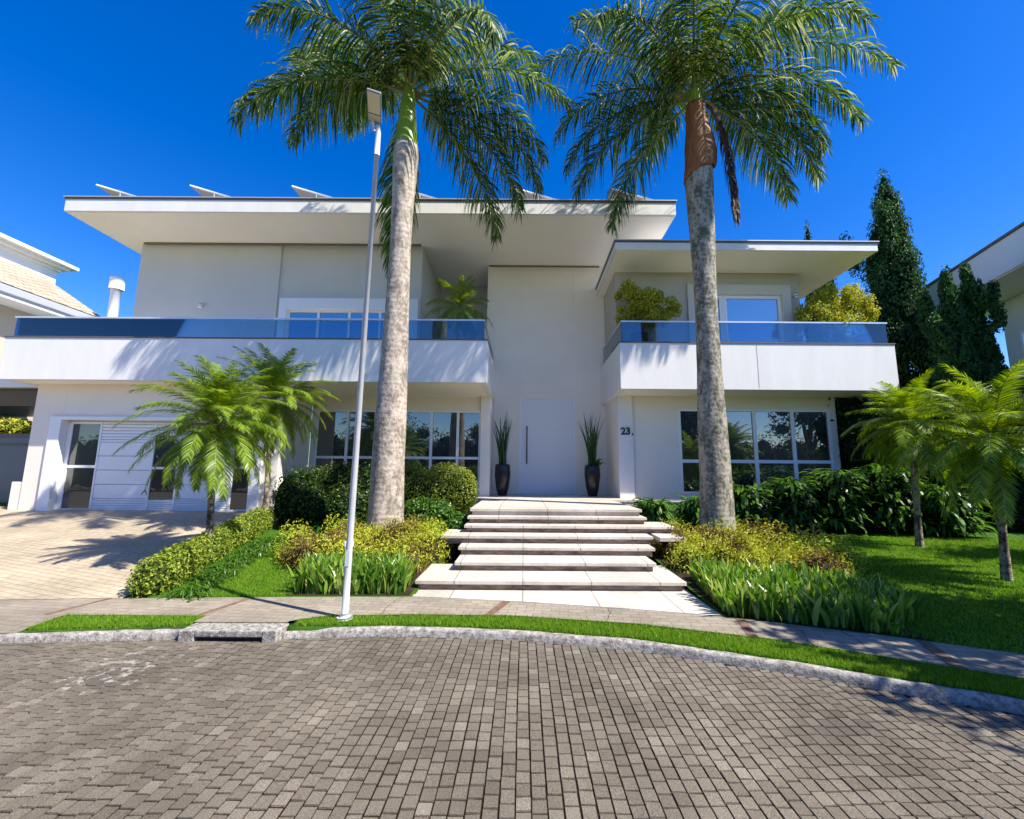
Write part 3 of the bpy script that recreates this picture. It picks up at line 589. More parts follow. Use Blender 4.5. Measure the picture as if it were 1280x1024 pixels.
# ---------------------------------------------------------------- palms
def leaflets(curve, dirs, n, Lf, width, droop, plume, base=0.12, fwd=(0.35, 0.9), tipcut=1.0, ragged=0.15):
    """leaflet strips along a rachis; curve/dirs sampled arrays; returns V, F(quads)"""
    V = []; F = []; N = len(curve)-1
    for i in range(n):
        t = base+(tipcut-base)*(i+random.uniform(-0.3, 0.3))/n; t = min(max(t, 0), 1); q = t*N; k = min(int(q), N-1); fr = q-k
        P = curve[k]*(1-fr)+curve[k+1]*fr; T = (dirs[k]*(1-fr)+dirs[min(k+1, N)]*fr).normalized()
        S = T.cross(Vector((0, 0, 1))); S = S.normalized() if S.length > 0.05 else Vector((1, 0, 0)); U = S.cross(T).normalized()
        l = Lf*(0.45+0.55*min(1, (t-base)/0.25))*(1-0.62*max(0, t-0.55)/0.45)*random.uniform(1-ragged, 1+ragged*0.6)
        f = fwd[0]+(fwd[1]-fwd[0])*t**1.5
        for sgn in (-1, 1):
            d = (S*sgn*math.cos(f)+T*math.sin(f)+U*random.uniform(-plume, plume)).normalized()
            p = P.copy(); pts = [p.copy()]; seg = 4
            for j in range(seg):
                d = (d+Vector((0, 0, -droop*random.uniform(0.7, 1.2)*(0.35+j*0.35)))).normalized(); p = p+d*(l/seg); pts.append(p.copy())
            wv = d.cross(U+Vector((random.uniform(-.5, .5), random.uniform(-.5, .5), 0))); wv = wv.normalized() if wv.length > 1e-3 else T
            ws = [0.5, 1.0, 0.9, 0.55, 0.05]; o = len(V)
            for j in range(seg+1): V += [pts[j]-wv*width*ws[j]*0.5, pts[j]+wv*width*ws[j]*0.5]
            F += [(o+2*j, o+2*j+1, o+2*j+3, o+2*j+2) for j in range(seg)]
    return V, F
def frond(parent, base, az, el, L, bend, n=95, Lf=0.6, width=0.035, droop=0.25, plume=0.35, rr=0.03, mts=None, name='frond', label=None, start=0.12, az2=0.0, power=1.3, ragged=0.15, fwd=(0.35, 0.9)):
    az = R(az); pos = Vector(base); C = [pos.copy()]; D = []; N = 16
    for i in range(N+1):
        t = i/N; e = R(el)-R(bend)*t**power; a = az+R(az2)*t; d = Vector((math.cos(a)*math.cos(e), math.sin(a)*math.cos(e), math.sin(e))); D.append(d)
        if i < N: pos = pos+d*(L/N); C.append(pos.copy())
    V, F = leaflets(C, D, n, Lf, width, droop, plume, base=start, ragged=ragged, fwd=fwd)
    nl = len(F); o = len(V)
    seg = 4
    for i, p in enumerate(C):
        d = D[i]; s = d.cross(Vector((0, 0, 1))); s = s.normalized() if s.length > 0.01 else Vector((1, 0, 0)); u = s.cross(d); r = rr*(1-0.85*i/N)
        for k in range(seg): q = 2*math.pi*k/seg+0.785; V.append(p+s*math.cos(q)*r*1.2+u*math.sin(q)*r*0.8)
    for i in range(N):
        for k in range(seg): k2 = (k+1)%seg; F.append((o+i*seg+k, o+i*seg+k2, o+(i+1)*seg+k2, o+(i+1)*seg+k))
    mi = np.zeros(len(F)); mi[nl:] = 1
    f = npmesh(name, np.array([tuple(v) for v in V]), np.array(F), mts or [ROYAL, STALK], parent, None, mi)
    if label: f['label'] = label
    return f
STALK = mat('frond_stalk', (0.16, 0.20, 0.06), 0.5, 0.4)
STALKD = mat('dead_stalk', (0.11, 0.07, 0.045), 0.7, 0.2)
def lathe(prof, seg=28, wob=0.0, lean=(0, 0)):
    m = MB(); vs = []; fs = []; z0, z1 = prof[0][0], prof[-1][0]
    Z = []; 
    for i in range(len(prof)-1):
        n = max(1, int((prof[i+1][0]-prof[i][0])/0.12))
        for j in range(n): t = j/n; Z.append((prof[i][0]*(1-t)+prof[i+1][0]*t, prof[i][1]*(1-t)+prof[i+1][1]*t))
    Z.append(prof[-1])
    for z, r in Z:
        t = (z-z0)/(z1-z0) if z1 > z0 else 0; rr = r*(1+random.uniform(-wob, wob)*0.3)
        for k in range(seg):
            q = 2*math.pi*k/seg; r2 = rr*(1+wob*0.5*math.sin(3*q+z*1.7)+wob*0.4*math.sin(5*q-z*2.3)); vs.append((r2*math.cos(q)+lean[0]*t, r2*math.sin(q)+lean[1]*t, z))
    for i in range(len(Z)-1):
        for k in range(seg): k2 = (k+1)%seg; fs.append((i*seg+k, i*seg+k2, (i+1)*seg+k2, (i+1)*seg+k))
    fs.append(tuple(range(len(vs)-seg, len(vs)))); m.add(vs, fs, 0, True); return m

# left royal palm
PA = empty('royal_palm', (-2.60, 8.35, 0.35), 'tall royal palm with smooth pale trunk and bright green crownshaft, beside the lamp post', 'palm tree')
lathe([(-0.1, .40), (0.1, .365), (0.5, .33), (1.4, .305), (2.3, .295), (3.5, .265), (4.8, .225), (5.9, .208), (6.9, .222), (7.6, .25), (8.0, .262), (8.22, .24)], wob=0.03, lean=(0.04, 0)).build('trunk', TRUNKA, PA)
lathe([(8.18, .245), (8.4, .22), (8.9, .185), (9.4, .14), (9.7, .11)], wob=0.02).build('crownshaft', SHAFT, PA).location = (0.04, 0, 0)
b = (0.04, 0, 9.5)
for az, el, L, bd, kw in [
    (176, 40, 4.0, 108, {}), (188, 14, 3.9, 78, {}), (166, 26, 3.4, 92, {}), (112, -36, 3.9, 52, {}), (212, 48, 3.5, 120, {}),
    (170, 64, 3.7, 95, {}), (255, 60, 3.5, 138, {}), (288, 52, 3.4, 140, {}), (8, 42, 4.1, 98, {}),
    (31, 2, 3.7, 86, {}), (12, 20, 3.7, 100, {}), (22, 14, 3.9, 98, {}), (14, 66, 3.7, 90, {}), (-44, 36, 3.5, 125, {}),
    (312, 70, 3.5, 95, {}), (90, 80, 2.6, 40, {}), (265, 78, 3.3, 80, {}), (46, -12, 3.7, 70, {}), (140, 58, 3.3, 110, {})]:
    frond(PA, b, az, el, L, bd, n=150, Lf=0.98, width=0.034, droop=0.62, plume=0.7, rr=0.035, mts=[ROYALY, STALK] if el > 75 else None, ragged=0.3, **kw)
# right royal palm
PB = empty('royal_palm', (3.92, 8.95, 0.30), 'tall royal palm with mottled grey trunk, brown peeling leaf sheath and a dead hanging frond', 'palm tree')
lathe([(-0.1, .42), (0.1, .375), (0.5, .33), (1.4, .305), (2.4, .285), (3.6, .245), (4.8, .228), (5.8, .238), (6.8, .268), (7.6, .295), (8.1, .305), (8.45, .285), (8.6, .26)], wob=0.03, lean=(0.02, 0)).build('trunk', TRUNKB, PB)
lathe([(8.5, .25), (9.2, .22), (9.8, .17), (10.3, .14)], wob=0.02).build('crownshaft', SHAFT, PB).location = (0.02, 0, 0)
# brown sheath: open curled bract around the crownshaft
m = MB(); vs = []; fs = []; nz, na = 14, 18
for i in range(nz+1):
    t = i/nz; z = 8.12+1.75*t
    for k in range(na+1):
        q = R(150)+R(240)*k/na; fl = 0.12*math.exp(-((k/na-0.85)/0.16)**2)*math.sin(math.pi*min(1, 1.25*t+0.1)) ; r = 0.33-0.13*t+0.012*math.sin(k*1.7+i)+fl
        vs.append((r*math.cos(q)+0.02, r*math.sin(q), z-0.35*(1-t)*(1-abs(k/na-0.15))*(0.6)+0.25*(k/na)*(1-t)))
for i in range(nz):
    for k in range(na): a = i*(na+1)+k; fs.append((a, a+1, a+na+2, a+na+1))
m.add(vs, fs, 0, True); sh = m.build('leaf_sheath', SHAFTB, PB); sh['label'] = 'rust brown peeling leaf sheath'
s_ = sh.modifiers.new('s', 'SOLIDIFY'); s_.thickness = 0.015
b = (0.02, 0, 10.05)
for az, el, L, bd in [(178, 50, 4.5, 98), (172, 28, 3.8, 100), (156, 2, 3.6, 78), (134, -18, 3.4, 62), (165, 14, 3.7, 92), (212, 52, 3.7, 122), (2, 48, 5.6, 88), (16, 16, 4.2, 88),
                      (8, 26, 3.9, 104), (24, 4, 3.8, 80), (250, 60, 3.8, 132), (288, 54, 3.8, 135), (328, 50, 3.9, 120), (95, 58, 3.3, 105), (180, 72, 3.9, 88), (0, 72, 4.1, 84),
                      (240, 78, 3.5, 72), (90, 82, 2.6, 40), (4, 34, 4.6, 94), (262, 76, 3.6, 100)]:
    frond(PB, b, az, el, L, bd, n=155, Lf=1.02, width=0.034, droop=0.62, plume=0.7, rr=0.036, mts=[ROYALY, STALK] if el > 75 else None, ragged=0.3)
frond(PB, (0.24, -0.14, 9.8), -8, -52, 3.0, 37, n=170, Lf=0.5, width=0.036, droop=1.3, plume=0.5, rr=0.07, mts=[DEADF, STALKD], label='dead brown frond hanging against the trunk', power=0.22, start=0.15)

# small date palms
def date_palm(loc, h, L, nf, label, stem=0.10, lean=(0, 0), seed=1, mt=None, group=None, fl=0.27, skirt=True, nl=88):
    random.seed(seed); r = empty('date_palm', loc, label, 'palm tree', group)
    lathe([(-0.05, stem*1.15), (h*0.3, stem*0.85), (h*0.8, stem*0.95), (h, stem*1.25)], 16, 0.14, lean).build('trunk', TRUNKS, r)
    for i in range(nf):
        az = i*137.5+random.uniform(-12, 12); k = i/nf; el = 90-k*140+random.uniform(-9, 9); bd = 62+34*k-95*max(0, k-0.45)+random.uniform(-12, 14)
        frond(r, (lean[0], lean[1], h), az, el, L*random.uniform(0.85, 1.1), bd, n=nl, Lf=fl, width=0.0110, droop=0.15, plume=0.22, rr=0.010, mts=[mt or DATE, STALK], start=0.14, ragged=0.2, fwd=(0.55, 1.0))
    return r
date_palm((-5.02, 7.15, 0.32), 2.12, 1.3, 66, 'small feathery palm with knobbly trunk rising from the driveway hedge', lean=(-0.10, 0), seed=3, stem=0.056, nl=88)
date_palm((-5.45, 9.35, 0.52), 2.7, 1.35, 66, 'small feathery palm standing behind the driveway one, nearer the house', lean=(-0.05, 0), seed=5, stem=0.058, nl=88)
date_palm((7.45, 8.4, 0.22), 2.4, 1.2, 58, 'small feathery palm on the right lawn, nearer the house', lean=(0.12, 0), seed=11, stem=0.060, nl=88)
date_palm((6.75, 6.3, 0.18), 2.05, 1.3, 60, 'small bright feathery palm at the right edge of the photo', lean=(0.12, 0), seed=13, stem=0.056, nl=88)

# ---------------------------------------------------------------- conifers
def conifer(loc, h, r, label, seed, n=9000, group='twisted junipers right of the house'):
    global rng
    rng = np.random.default_rng(seed); random.seed(seed); t = empty('juniper_tree', loc, label, 'tree', group); lobes = []
    k = int(h*7)
    for i in range(k):
        f = i/k; z = h*(0.04+0.93*f); w = r*(1-f)**0.75*random.uniform(0.75, 1.1)+0.08; a = i*2.4+random.uniform(-.4, .4)
        off = w*0.66; lr = 0.13*r+0.24*w
        w2 = random.uniform(0.75, 1.35); off *= w2; lobes.append((off*math.cos(a), off*math.sin(a), z, lr, lr, lr*random.uniform(1.5, 2.4), random.uniform(-.25, .25), random.uniform(-.1, .35)*math.cos(a)))
    for i in range(6):      # flame shaped side tips
        a = random.uniform(0, 6.28); z = h*random.uniform(0.45, 0.85); w = r*(1-z/h)**0.75
        lobes.append(((w+.42*r)*math.cos(a), (w+.42*r)*math.sin(a), z+0.4, 0.14*r+.05, .14*r+.05, .58*r, 0, 0.30*math.cos(a)))
    lobes.append((0, 0, h*0.97, 0.10*r+.05, 0.10*r+.05, h*0.07))
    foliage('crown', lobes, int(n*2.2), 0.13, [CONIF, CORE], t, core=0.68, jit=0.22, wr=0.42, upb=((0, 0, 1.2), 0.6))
    MB().tube([(0, 0, -0.4), (0, 0, h*0.5)], [0.16, 0.08]).build('trunk', TRUNKS, t)
    return t
conifer((13.6, 15, 0.3), 12.4, 1.55, 'tallest twisted dark green juniper rising beside the right balcony', 21, 22000)
conifer((11.95, 11.6, 0.2), 7.05, 0.70, 'middle height pointed juniper just right of the tallest one', 22, 11000)
conifer((12.75, 11.8, 0.2), 7.3, 0.68, 'pointed juniper in front of the neighbouring roof, with a side tip', 23, 11000)
conifer((13.4, 12.0, 0.2), 5.3, 0.55, 'shortest juniper beside the neighbouring window', 24, 7000)
conifer((12.9, 17.5, 0.3), 10.3, 1.1, 'juniper behind the golden balcony shrub, mostly hidden', 25, 7000)
conifer((13.0, 18.5, 0.3), 12.4, 0.8, 'narrow juniper whose tip shows over the right roof', 26, 5000)

# ---------------------------------------------------------------- hedges, shrubs, beds
rng = np.random.default_rng(99); random.seed(99)
def blobrow(p0, p1, n, r, z0, zt, jx=0.12):
    L = []
    for i in range(n):
        t = (i+0.5)/n; x = p0[0]+(p1[0]-p0[0])*t+random.uniform(-jx, jx); y = p0[1]+(p1[1]-p0[1])*t+random.uniform(-jx, jx)
        h = (zt-z0)*random.uniform(0.9, 1.05); rr = r*random.uniform(0.85, 1.15); L.append((x, y, z0+h*0.5, rr, rr, h*0.52))
    return L
def shrub(name, lobes, n, leaf, mats, label, cat='shrub', group=None, **kw):
    o = foliage(name, lobes, n, leaf, mats, **kw); tag(o, label, cat, group); return o
# big clipped hedge under the left windows
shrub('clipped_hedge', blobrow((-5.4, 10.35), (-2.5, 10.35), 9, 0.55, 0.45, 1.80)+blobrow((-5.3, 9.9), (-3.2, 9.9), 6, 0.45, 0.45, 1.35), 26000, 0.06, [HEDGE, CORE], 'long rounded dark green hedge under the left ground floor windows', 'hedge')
shrub('golden_bush', [(-1.75, 9.9, 1.22, .62, .5, .62), (-2.3, 9.95, 1.15, .45, .45, .55), (-1.4, 9.8, 1.25, .36, .4, .5)], 13000, 0.05, [leafmat('yellow_green_leaf', [(0.04, 0.08, 0.01), (0.15, 0.20, 0.02), (0.30, 0.34, 0.04)], big=1.2), CORE], 'round yellow green clipped bush left of the front door', 'bush')
shrub('flowering_bush', [(-1.75, 8.75, .75, .42, .35, .38), (-1.35, 8.7, .65, .25, .25, .25), (-2.1, 8.9, .8, .35, .3, .35)], 5000, 0.075, [BROAD, CORE], 'low leafy green bush right behind the left royal palm base', 'bush')
m = MB(); m.box(-1.45, -1.15, 8.85, 9.15, 0.4, 0.86); tag(m.build('planter_box', BLACKP, bevel=0.01), 'small black planter box beside the left end of the steps', 'planter')
# driveway hedge
hl = []
for i in range(26):
    t = i/25; x = -4.80-0.75*t; y = 5.88+3.6*t; hl.append((x+random.uniform(-.03, .03), y, G(x, y)+0.17, .24, .24, .27+random.uniform(-.03, .03)))
shrub('low_hedge', hl, 26000, 0.045, [LIMEH, COREY], 'low lime green clipped hedge edging the driveway', 'hedge')
# arching grass-like plants
def arching(name, pts, nl, L, w, mt, label, cat, group=None, parent=None, kind=None, lean=1.0):
    V = []; F = []
    for (cx, cy, cz) in pts:
        for i in range(nl):
            a = random.uniform(0, 6.28); e = random.uniform(0.7, 1.4); p = Vector((cx+random.uniform(-.05, .05), cy+random.uniform(-.05, .05), cz)); l = L*random.uniform(.6, 1.15); seg = 5
            d = Vector((math.cos(a)*math.cos(e), math.sin(a)*math.cos(e), math.sin(e))); s = Vector((-math.sin(a), math.cos(a), 0)); o = len(V)
            for j in range(seg+1):
                ww = w*(math.sin(math.pi*(0.15+0.83*j/seg))**0.8)*0.5; u = Vector((0, 0, 0.25*ww)); V += [p-s*ww, p+s*ww]
                e -= (0.28+0.22*j)*lean; e = max(e, -1.3); d = Vector((math.cos(a)*math.cos(e), math.sin(a)*math.cos(e), math.sin(e))); p = p+d*(l/seg)
            F += [(o+2*j, o+2*j+1, o+2*j+3, o+2*j+2) for j in range(seg)]
    o = npmesh(name, np.array([tuple(v) for v in V]), np.array(F), mt, parent)
    if label: tag(o, label, cat, group, kind)
    return o
def scatter(poly, n):
    xs_ = [p[0] for p in poly]; ys_ = [p[1] for p in poly]; out = []
    while len(out) < n:
        x, y = random.uniform(min(xs_), max(xs_)), random.uniform(min(ys_), max(ys_)); c = False; j = len(poly)-1
        for i in range(len(poly)):
            if (poly[i][1] > y) != (poly[j][1] > y) and x < (poly[j][0]-poly[i][0])*(y-poly[i][1])/(poly[j][1]-poly[i][1])+poly[i][0]: c = not c
            j = i
        if c: out.append((x, y))
    return out
arching('border_grass', [(x, y, G(x, y)) for x, y in scatter([(-4.45, 5.68), (-4.05, 5.70), (-4.55, 8.6), (-5.0, 8.6)], 150)], 12, 0.28, 0.016, BROAD, 'dark grassy border between the driveway hedge and the left lawn', 'border plants', kind='stuff')
arching('arching_plants', [(x, y, G(x, y)) for x, y in scatter([(-4.7, 8.9), (-3.1, 8.9), (-3.1, 9.7), (-4.7, 9.7)], 26)], 16, 0.75, 0.04, BROAD, 'clump of arching strap leaves in front of the left hedge', 'plants', kind='stuff')
# sword leaf beds
def swordbed(poly, n, label, h=0.30):
    P = np.array([(x, y, G(x, y)) for x, y in scatter(poly, n)]); 
    o = blades('sword_leaf_bed', P, rng.uniform(0.4, 1.2, n)*h, rng.uniform(0.04, 0.068, n), SWORD, lean=0.6, seg=4, shape='lance'); return tag(o, label, 'bedding plants', kind='stuff')
swordbed([(-2.95, 5.88), (-1.55, 5.90), (-1.55, 6.45), (-3.05, 6.6)], 1300, 'upright sword shaped leaves at the foot of the left palm bed', 0.38)
swordbed([(2.3, 5.16), (3.75, 4.60), (4.4, 5.1), (4.15, 6.0), (2.45, 6.6)], 2500, 'broad bed of upright sword leaves beside the right sidewalk', 0.33)
strip('bed_soil', -3.1, -1.46, lambda x: ys(x)+0.05, lambda x: 9.0, lambda x, y: G(x, y)+0.004, SOIL, 12, 10)
strip('bed_soil', 2.3, 4.0, lambda x: ys(x)+0.03, lambda x: 9.6, lambda x, y: G(x, y)+0.004, SOIL, 12, 10)
strip('bed_soil', 2.4, 13, lambda x: 9.7, lambda x: 12.0, lambda x, y: G(x, y)+0.006, SOIL, 12, 6)
# low spreading juniper mounds around the palm feet
def mound(poly, n, rz, label, seed, leaf=0.055):
    random.seed(seed); L = []
    for (x, y) in scatter(poly, n): r = random.uniform(.2, .34); L.append((x, y, G(x, y)+0.06, r, r, rz*random.uniform(.7, 1.15)))
    o = foliage('juniper_mound', L, 42000, leaf, [MOUND, mat('mound_twigs', (0.05, 0.035, 0.015), 0.95, 0.05)], core=0.6, jit=0.2, wr=0.4); return tag(o, label, 'ground cover', None, 'stuff')
mound([(-3.5, 6.8), (-1.7, 6.55), (-1.5, 7.4), (-1.7, 8.3), (-3.3, 8.5), (-3.9, 7.6)], 60, 0.42, 'bronze and yellow feathery ground cover around the left royal palm base', 5)
mound([(2.45, 6.9), (4.3, 6.0), (5.2, 6.7), (5.0, 7.9), (4.4, 8.6), (2.7, 8.6)], 72, 0.42, 'yellow and bronze feathery ground cover around the right royal palm base', 6)
random.seed(31)
# big leaved shrubs in front of the right window
def broadshrub(x, y, h, r, n, label, leafL=0.42, w=0.07):
    V = []; F = []; g0 = G(x, y)
    for i in range(n):
        a = random.uniform(0, 6.28); z = g0+h*random.uniform(0.1, 0.85); rr = r*random.uniform(0.1, 0.75)*math.sqrt(max(.1, 1-(z-g0)/h*0.6)); e = random.uniform(-0.1, 1.1)
        p = Vector((x+rr*math.cos(a), y+rr*math.sin(a), z)); l = leafL*random.uniform(.55, 1.1); seg = 4; a += random.uniform(-.7, .7); s = Vector((-math.sin(a), math.cos(a), random.uniform(-.3, .3))); o = len(V)
        for j in range(seg+1):
            ww = w*(math.sin(math.pi*(0.10+0.89*j/seg))**0.8)*0.5; V += [p-s*ww, p+s*ww]; e -= 0.35; d = Vector((math.cos(a)*math.cos(e), math.sin(a)*math.cos(e), math.sin(e))); p = p+d*(l/seg)
        F += [(o+2*j, o+2*j+1, o+2*j+3, o+2*j+2) for j in range(seg)]
    t = empty('broadleaf_shrub', (0, 0, 0), label, 'shrub', 'leafy shrubs before the right window')
    npmesh('leaves', np.array([tuple(v) for v in V]), np.array(F), BROAD, t)
    foliage('inner_leaves', [(x, y, g0+h*0.4, r*.62, r*.62, h*.42)], 700, 0.12, [DKHED, CORE], t)
bl = ['small leafy shrub between the steps and the right palm trunk', 'leafy shrub directly behind the right royal palm trunk', 'leafy shrub below the middle of the right window', 'leafy shrub with the tallest pale shoots below the right window',
      'long leaved shrub under the right end of the window', 'long leaved arching shrub just past the right house corner', 'dark arching shrub at the foot of the tall hedge']
for (x, y, h, r, n), lb in zip([(2.95, 10.2, .85, .6, 380), (4.1, 10.4, .9, .65, 380), (5.2, 10.3, 1.2, .75, 480), (6.2, 10.2, 1.35, .8, 520), (7.2, 10.1, 1.6, .85, 560), (8.2, 9.9, 1.7, .9, 560), (9.0, 9.4, 1.2, .8, 380)], bl): broadshrub(x, y, h, r, n, lb)
# tall dark hedge on the right boundary
hl = []
for i in range(60):
    t = random.random(); z = random.uniform(0.4, 3.1); hl.append((9.4+4.2*t+random.uniform(-.2, .4), 11.5-3.6*t+random.uniform(-.3, .6), z, .7, .7, .75))
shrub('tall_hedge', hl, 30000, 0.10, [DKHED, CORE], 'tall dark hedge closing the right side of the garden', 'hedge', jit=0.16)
hl = [(random.uniform(9.2, 18), random.uniform(12.5, 14.5), random.uniform(.5, 3.9), .95, .8, .9) for i in range(46)]
shrub('dense_shrubbery', hl, 16000, 0.14, [DKHED, CORE], 'dense dark foliage behind the right lawn palms below the junipers', 'shrubbery', jit=0.18)
arching('edge_plant', [(6.95, 5.95, 0.2), (7.1, 5.8, 0.2)], 16, 0.55, 0.03, SWORD, 'spiky strap leaved plant at the foot of the edge palm', 'plant')

# lawns: grass blades
def lawn(poly, n, name, label, h=0.035, z=None, w=0.006):
    P = np.array([(x, y, (z if z is not None else G(x, y)-0.004)) for x, y in scatter(poly, n)])
    o = blades(name, P, rng.uniform(0.5, 1.3, n)*h, rng.uniform(0.6, 1.4, n)*w, GRASS, lean=0.9, seg=2); return tag(o, label, 'grass', kind='stuff')
vg = [(x, yk(x)+0.085) for x in np.linspace(-2.4, 6.5, 40)]+[(x, yg(x)+0.01) for x in np.linspace(6.5, -2.42, 40)]
lawn(vg, 60000, 'verge_grass', 'long curved strip of green grass between kerb and sidewalk', 0.045, 0.073)
lawn([(-5.03, 4.64), (-3.49, 4.80), (-3.52, 5.07), (-5.04, 5.07)], 12000, 'verge_grass', 'short strip of green grass left of the storm drain', 0.045, 0.073)
lawn([(-4.2, 5.76), (-2.95, 5.82), (-3.0, 6.6), (-3.9, 7.4), (-3.3, 9.0), (-5.0, 9.4), (-4.7, 7.6)], 45000, 'lawn_grass', 'bright mown grass between the driveway hedge and left palm bed', 0.035)
lawn([(3.72, 4.60), (4.5, 4.18), (7, 2.9), (10.5, 4), (10.5, 8.6), (8.0, 9.3), (5.0, 9.6), (4.9, 6.2), (4.3, 5.0)], 110000, 'lawn_grass', 'dappled green lawn on the right of the house', 0.035, w=0.008)

# ---------------------------------------------------------------- pots
def lathe_pot(prof, mt, name, parent, loc=(0, 0, 0)): 
    o = lathe(prof, 28).build(name, mt, parent); o.location = loc; return o
def tallpot(loc, label, seed, extra):
    random.seed(seed); r = empty('potted_plant', loc, label, 'potted plant', 'tall black pots flanking the front door')
    lathe_pot([(0, .13), (0.25, .19), (0.6, .235), (0.85, .225), (0.92, .20)], BLACKP, 'pot', r)
    P = np.array([(random.uniform(-.10, .10), random.uniform(-.10, .10), 0.88) for i in range(70)])
    blades('foliage', P, rng.uniform(0.7, 1.7, 70), rng.uniform(0.03, 0.055, 70), POTL, lean=0.3, seg=6, parent=r)
    if extra: arching('low_leaves', [(0.18, -0.05, 0.9), (0.1, -0.1, 0.9)], 18, 0.35, 0.05, BROAD, None, None, parent=r, lean=0.4)
tallpot((-0.62, 12.9, 1.0), 'tall black pot with thin upright leaves left of the front door', 41, False)
tallpot((2.03, 12.9, 1.0), 'tall black pot with upright leaves right of the front door', 42, True)
# garden lamp
r = empty('garden_lamp', (-2.55, 6.55, G(-2.55, 6.55)), 'small white garden lamp sticking out of the left palm bed', 'garden lamp')
MB().tube([(0, 0, 0), (0, 0, 0.42)], [0.015, 0.015]).build('post', ALU, r); MB().box(-0.06, 0.06, -0.04, 0.04, 0.42, 0.50).build('lamp_head', ALU, r, bevel=0.01)
# balcony shrubs and palm
def potshrub(loc, lobes, label, seed):
    global rng
    rng = np.random.default_rng(seed); random.seed(seed); r = empty('potted_shrub', loc, label, 'potted shrub', 'golden shrubs on the right balcony')
    lathe_pot([(0, .16), (0.5, .22), (0.75, .24), (0.78, .22)], mat('brown_pot', (0.05, 0.04, 0.035), 0.5, 0.4), 'pot', r)
    L = []
    for (x, y, z, s) in lobes:
        for i in range(7): L.append((x+random.uniform(-s, s)*.9, y+random.uniform(-s, s)*.7, z+random.uniform(-s, s)*.8, s*.42, s*.42, s*.42))
    foliage('foliage', L, 17000, 0.06, [GOLD, COREY], r, core=0.3, jit=0.62, wr=0.7)
    m = MB()
    for i in range(5): m.tube([(random.uniform(-.05, .05), 0, .7), (random.uniform(-.3, .3), random.uniform(-.2, .2), 1.2)], [0.02, 0.012], 6)
    m.build('stem', TRUNKS, r)
potshrub((3.15, 11.45, 4.7), [(0.1, 0, 1.35, .36), (-.3, 0, 1.9, .28), (.3, 0, 1.75, .34), (.8, 0, 1.4, .3), (-.05, 0, 1.65, .34), (.55, 0, 1.2, .25), (-.1, 0, 2.0, .1), (-.3, 0, 1.4, .25)], 'golden leaved shrub in a brown pot on the left corner of the right balcony', 51)
potshrub((8.75, 11.5, 4.7), [(0, 0, 1.4, .42), (-.55, 0, 1.45, .34), (.5, 0, 1.55, .36), (0.1, 0, 1.85, .36), (-.9, 0, 1.35, .26), (.75, 0, 1.35, .3), (.45, 0, 2.0, .22), (-.4, 0, 1.8, .3)], 'pale golden shrub on the right end of the right balcony', 52)
bp = date_palm((-1.87, 11.9, 5.25), 1.1, 1.1, 30, 'small potted palm on the left balcony beside the tall entrance wall', stem=0.07, seed=17, fl=0.24, nl=60)
lathe_pot([(0, .2), (0.5, .26), (0.62, .27)], mat('brown_pot', (0.05, 0.04, 0.035)), 'pot', bp, (0, 0, -0.65))

# ---------------------------------------------------------------- street lamp
r = empty('street_lamp', (-1.95, 5.02, 0.10), 'slim grey street lamp post with a flat tilted lamp head', 'street lamp')
MB().tube([(0, 0, 0), (0, 0, 0.5), (0.04, 0, 5.8)], [0.038, 0.037, 0.027], 16).build('pole', mat('lamp_grey', (0.50, 0.52, 0.55), 0.4, 0.5, metallic=0, var=0.1, vscale=6), r)
m = MB(); m.tube([(0.04, 0, 5.6), (0.042, -0.005, 5.92), (0.04, -0.03, 6.0)], [0.034, 0.034, 0.026], 14); m.tube([(0.0, -0.03, 5.92), (-0.02, -0.06, 6.06)], [0.018, 0.018], 8); m.build('bracket', mat('lamp_bracket', (0.55, 0.57, 0.60), 0.4, 0.5), r)
m = MB(); m.tube([(0, 0, -0.01), (0, 0, 0.012)], [0.085, 0.085], 20)
m.tube([(0, 0, 0.012), (0, 0, 0.05)], [0.052, 0.046], 16); m.build('base_plate', MATS['lamp_bracket'], r)
MB().box(-0.022, 0.022, -0.041, -0.035, 0.55, 0.72).build('access_door', MATS['lamp_bracket'], r)
m = MB(); m.box(-0.085, 0.085, -0.40, 0.0, 0, 0.035); hd = m.build('lamp_head', mat('lamp_shell', (0.22, 0.23, 0.25), 0.45, 0.4), r, bevel=0.01); hd.location = (0.0, -0.03, 6.04); hd.rotation_euler = (R(-14), R(8), R(14))
MB().box(-0.072, 0.072, -0.385, -0.13, -0.008, -0.001).build('lens', mat('lamp_lens', (0.62, 0.58, 0.48), 0.4, 0.5), hd)
MB().box(-0.072, 0.072, -0.115, -0.03, -0.008, -0.001).build('sensor_cover', mat('lamp_lens2', (0.5, 0.46, 0.38), 0.5, 0.4), hd)

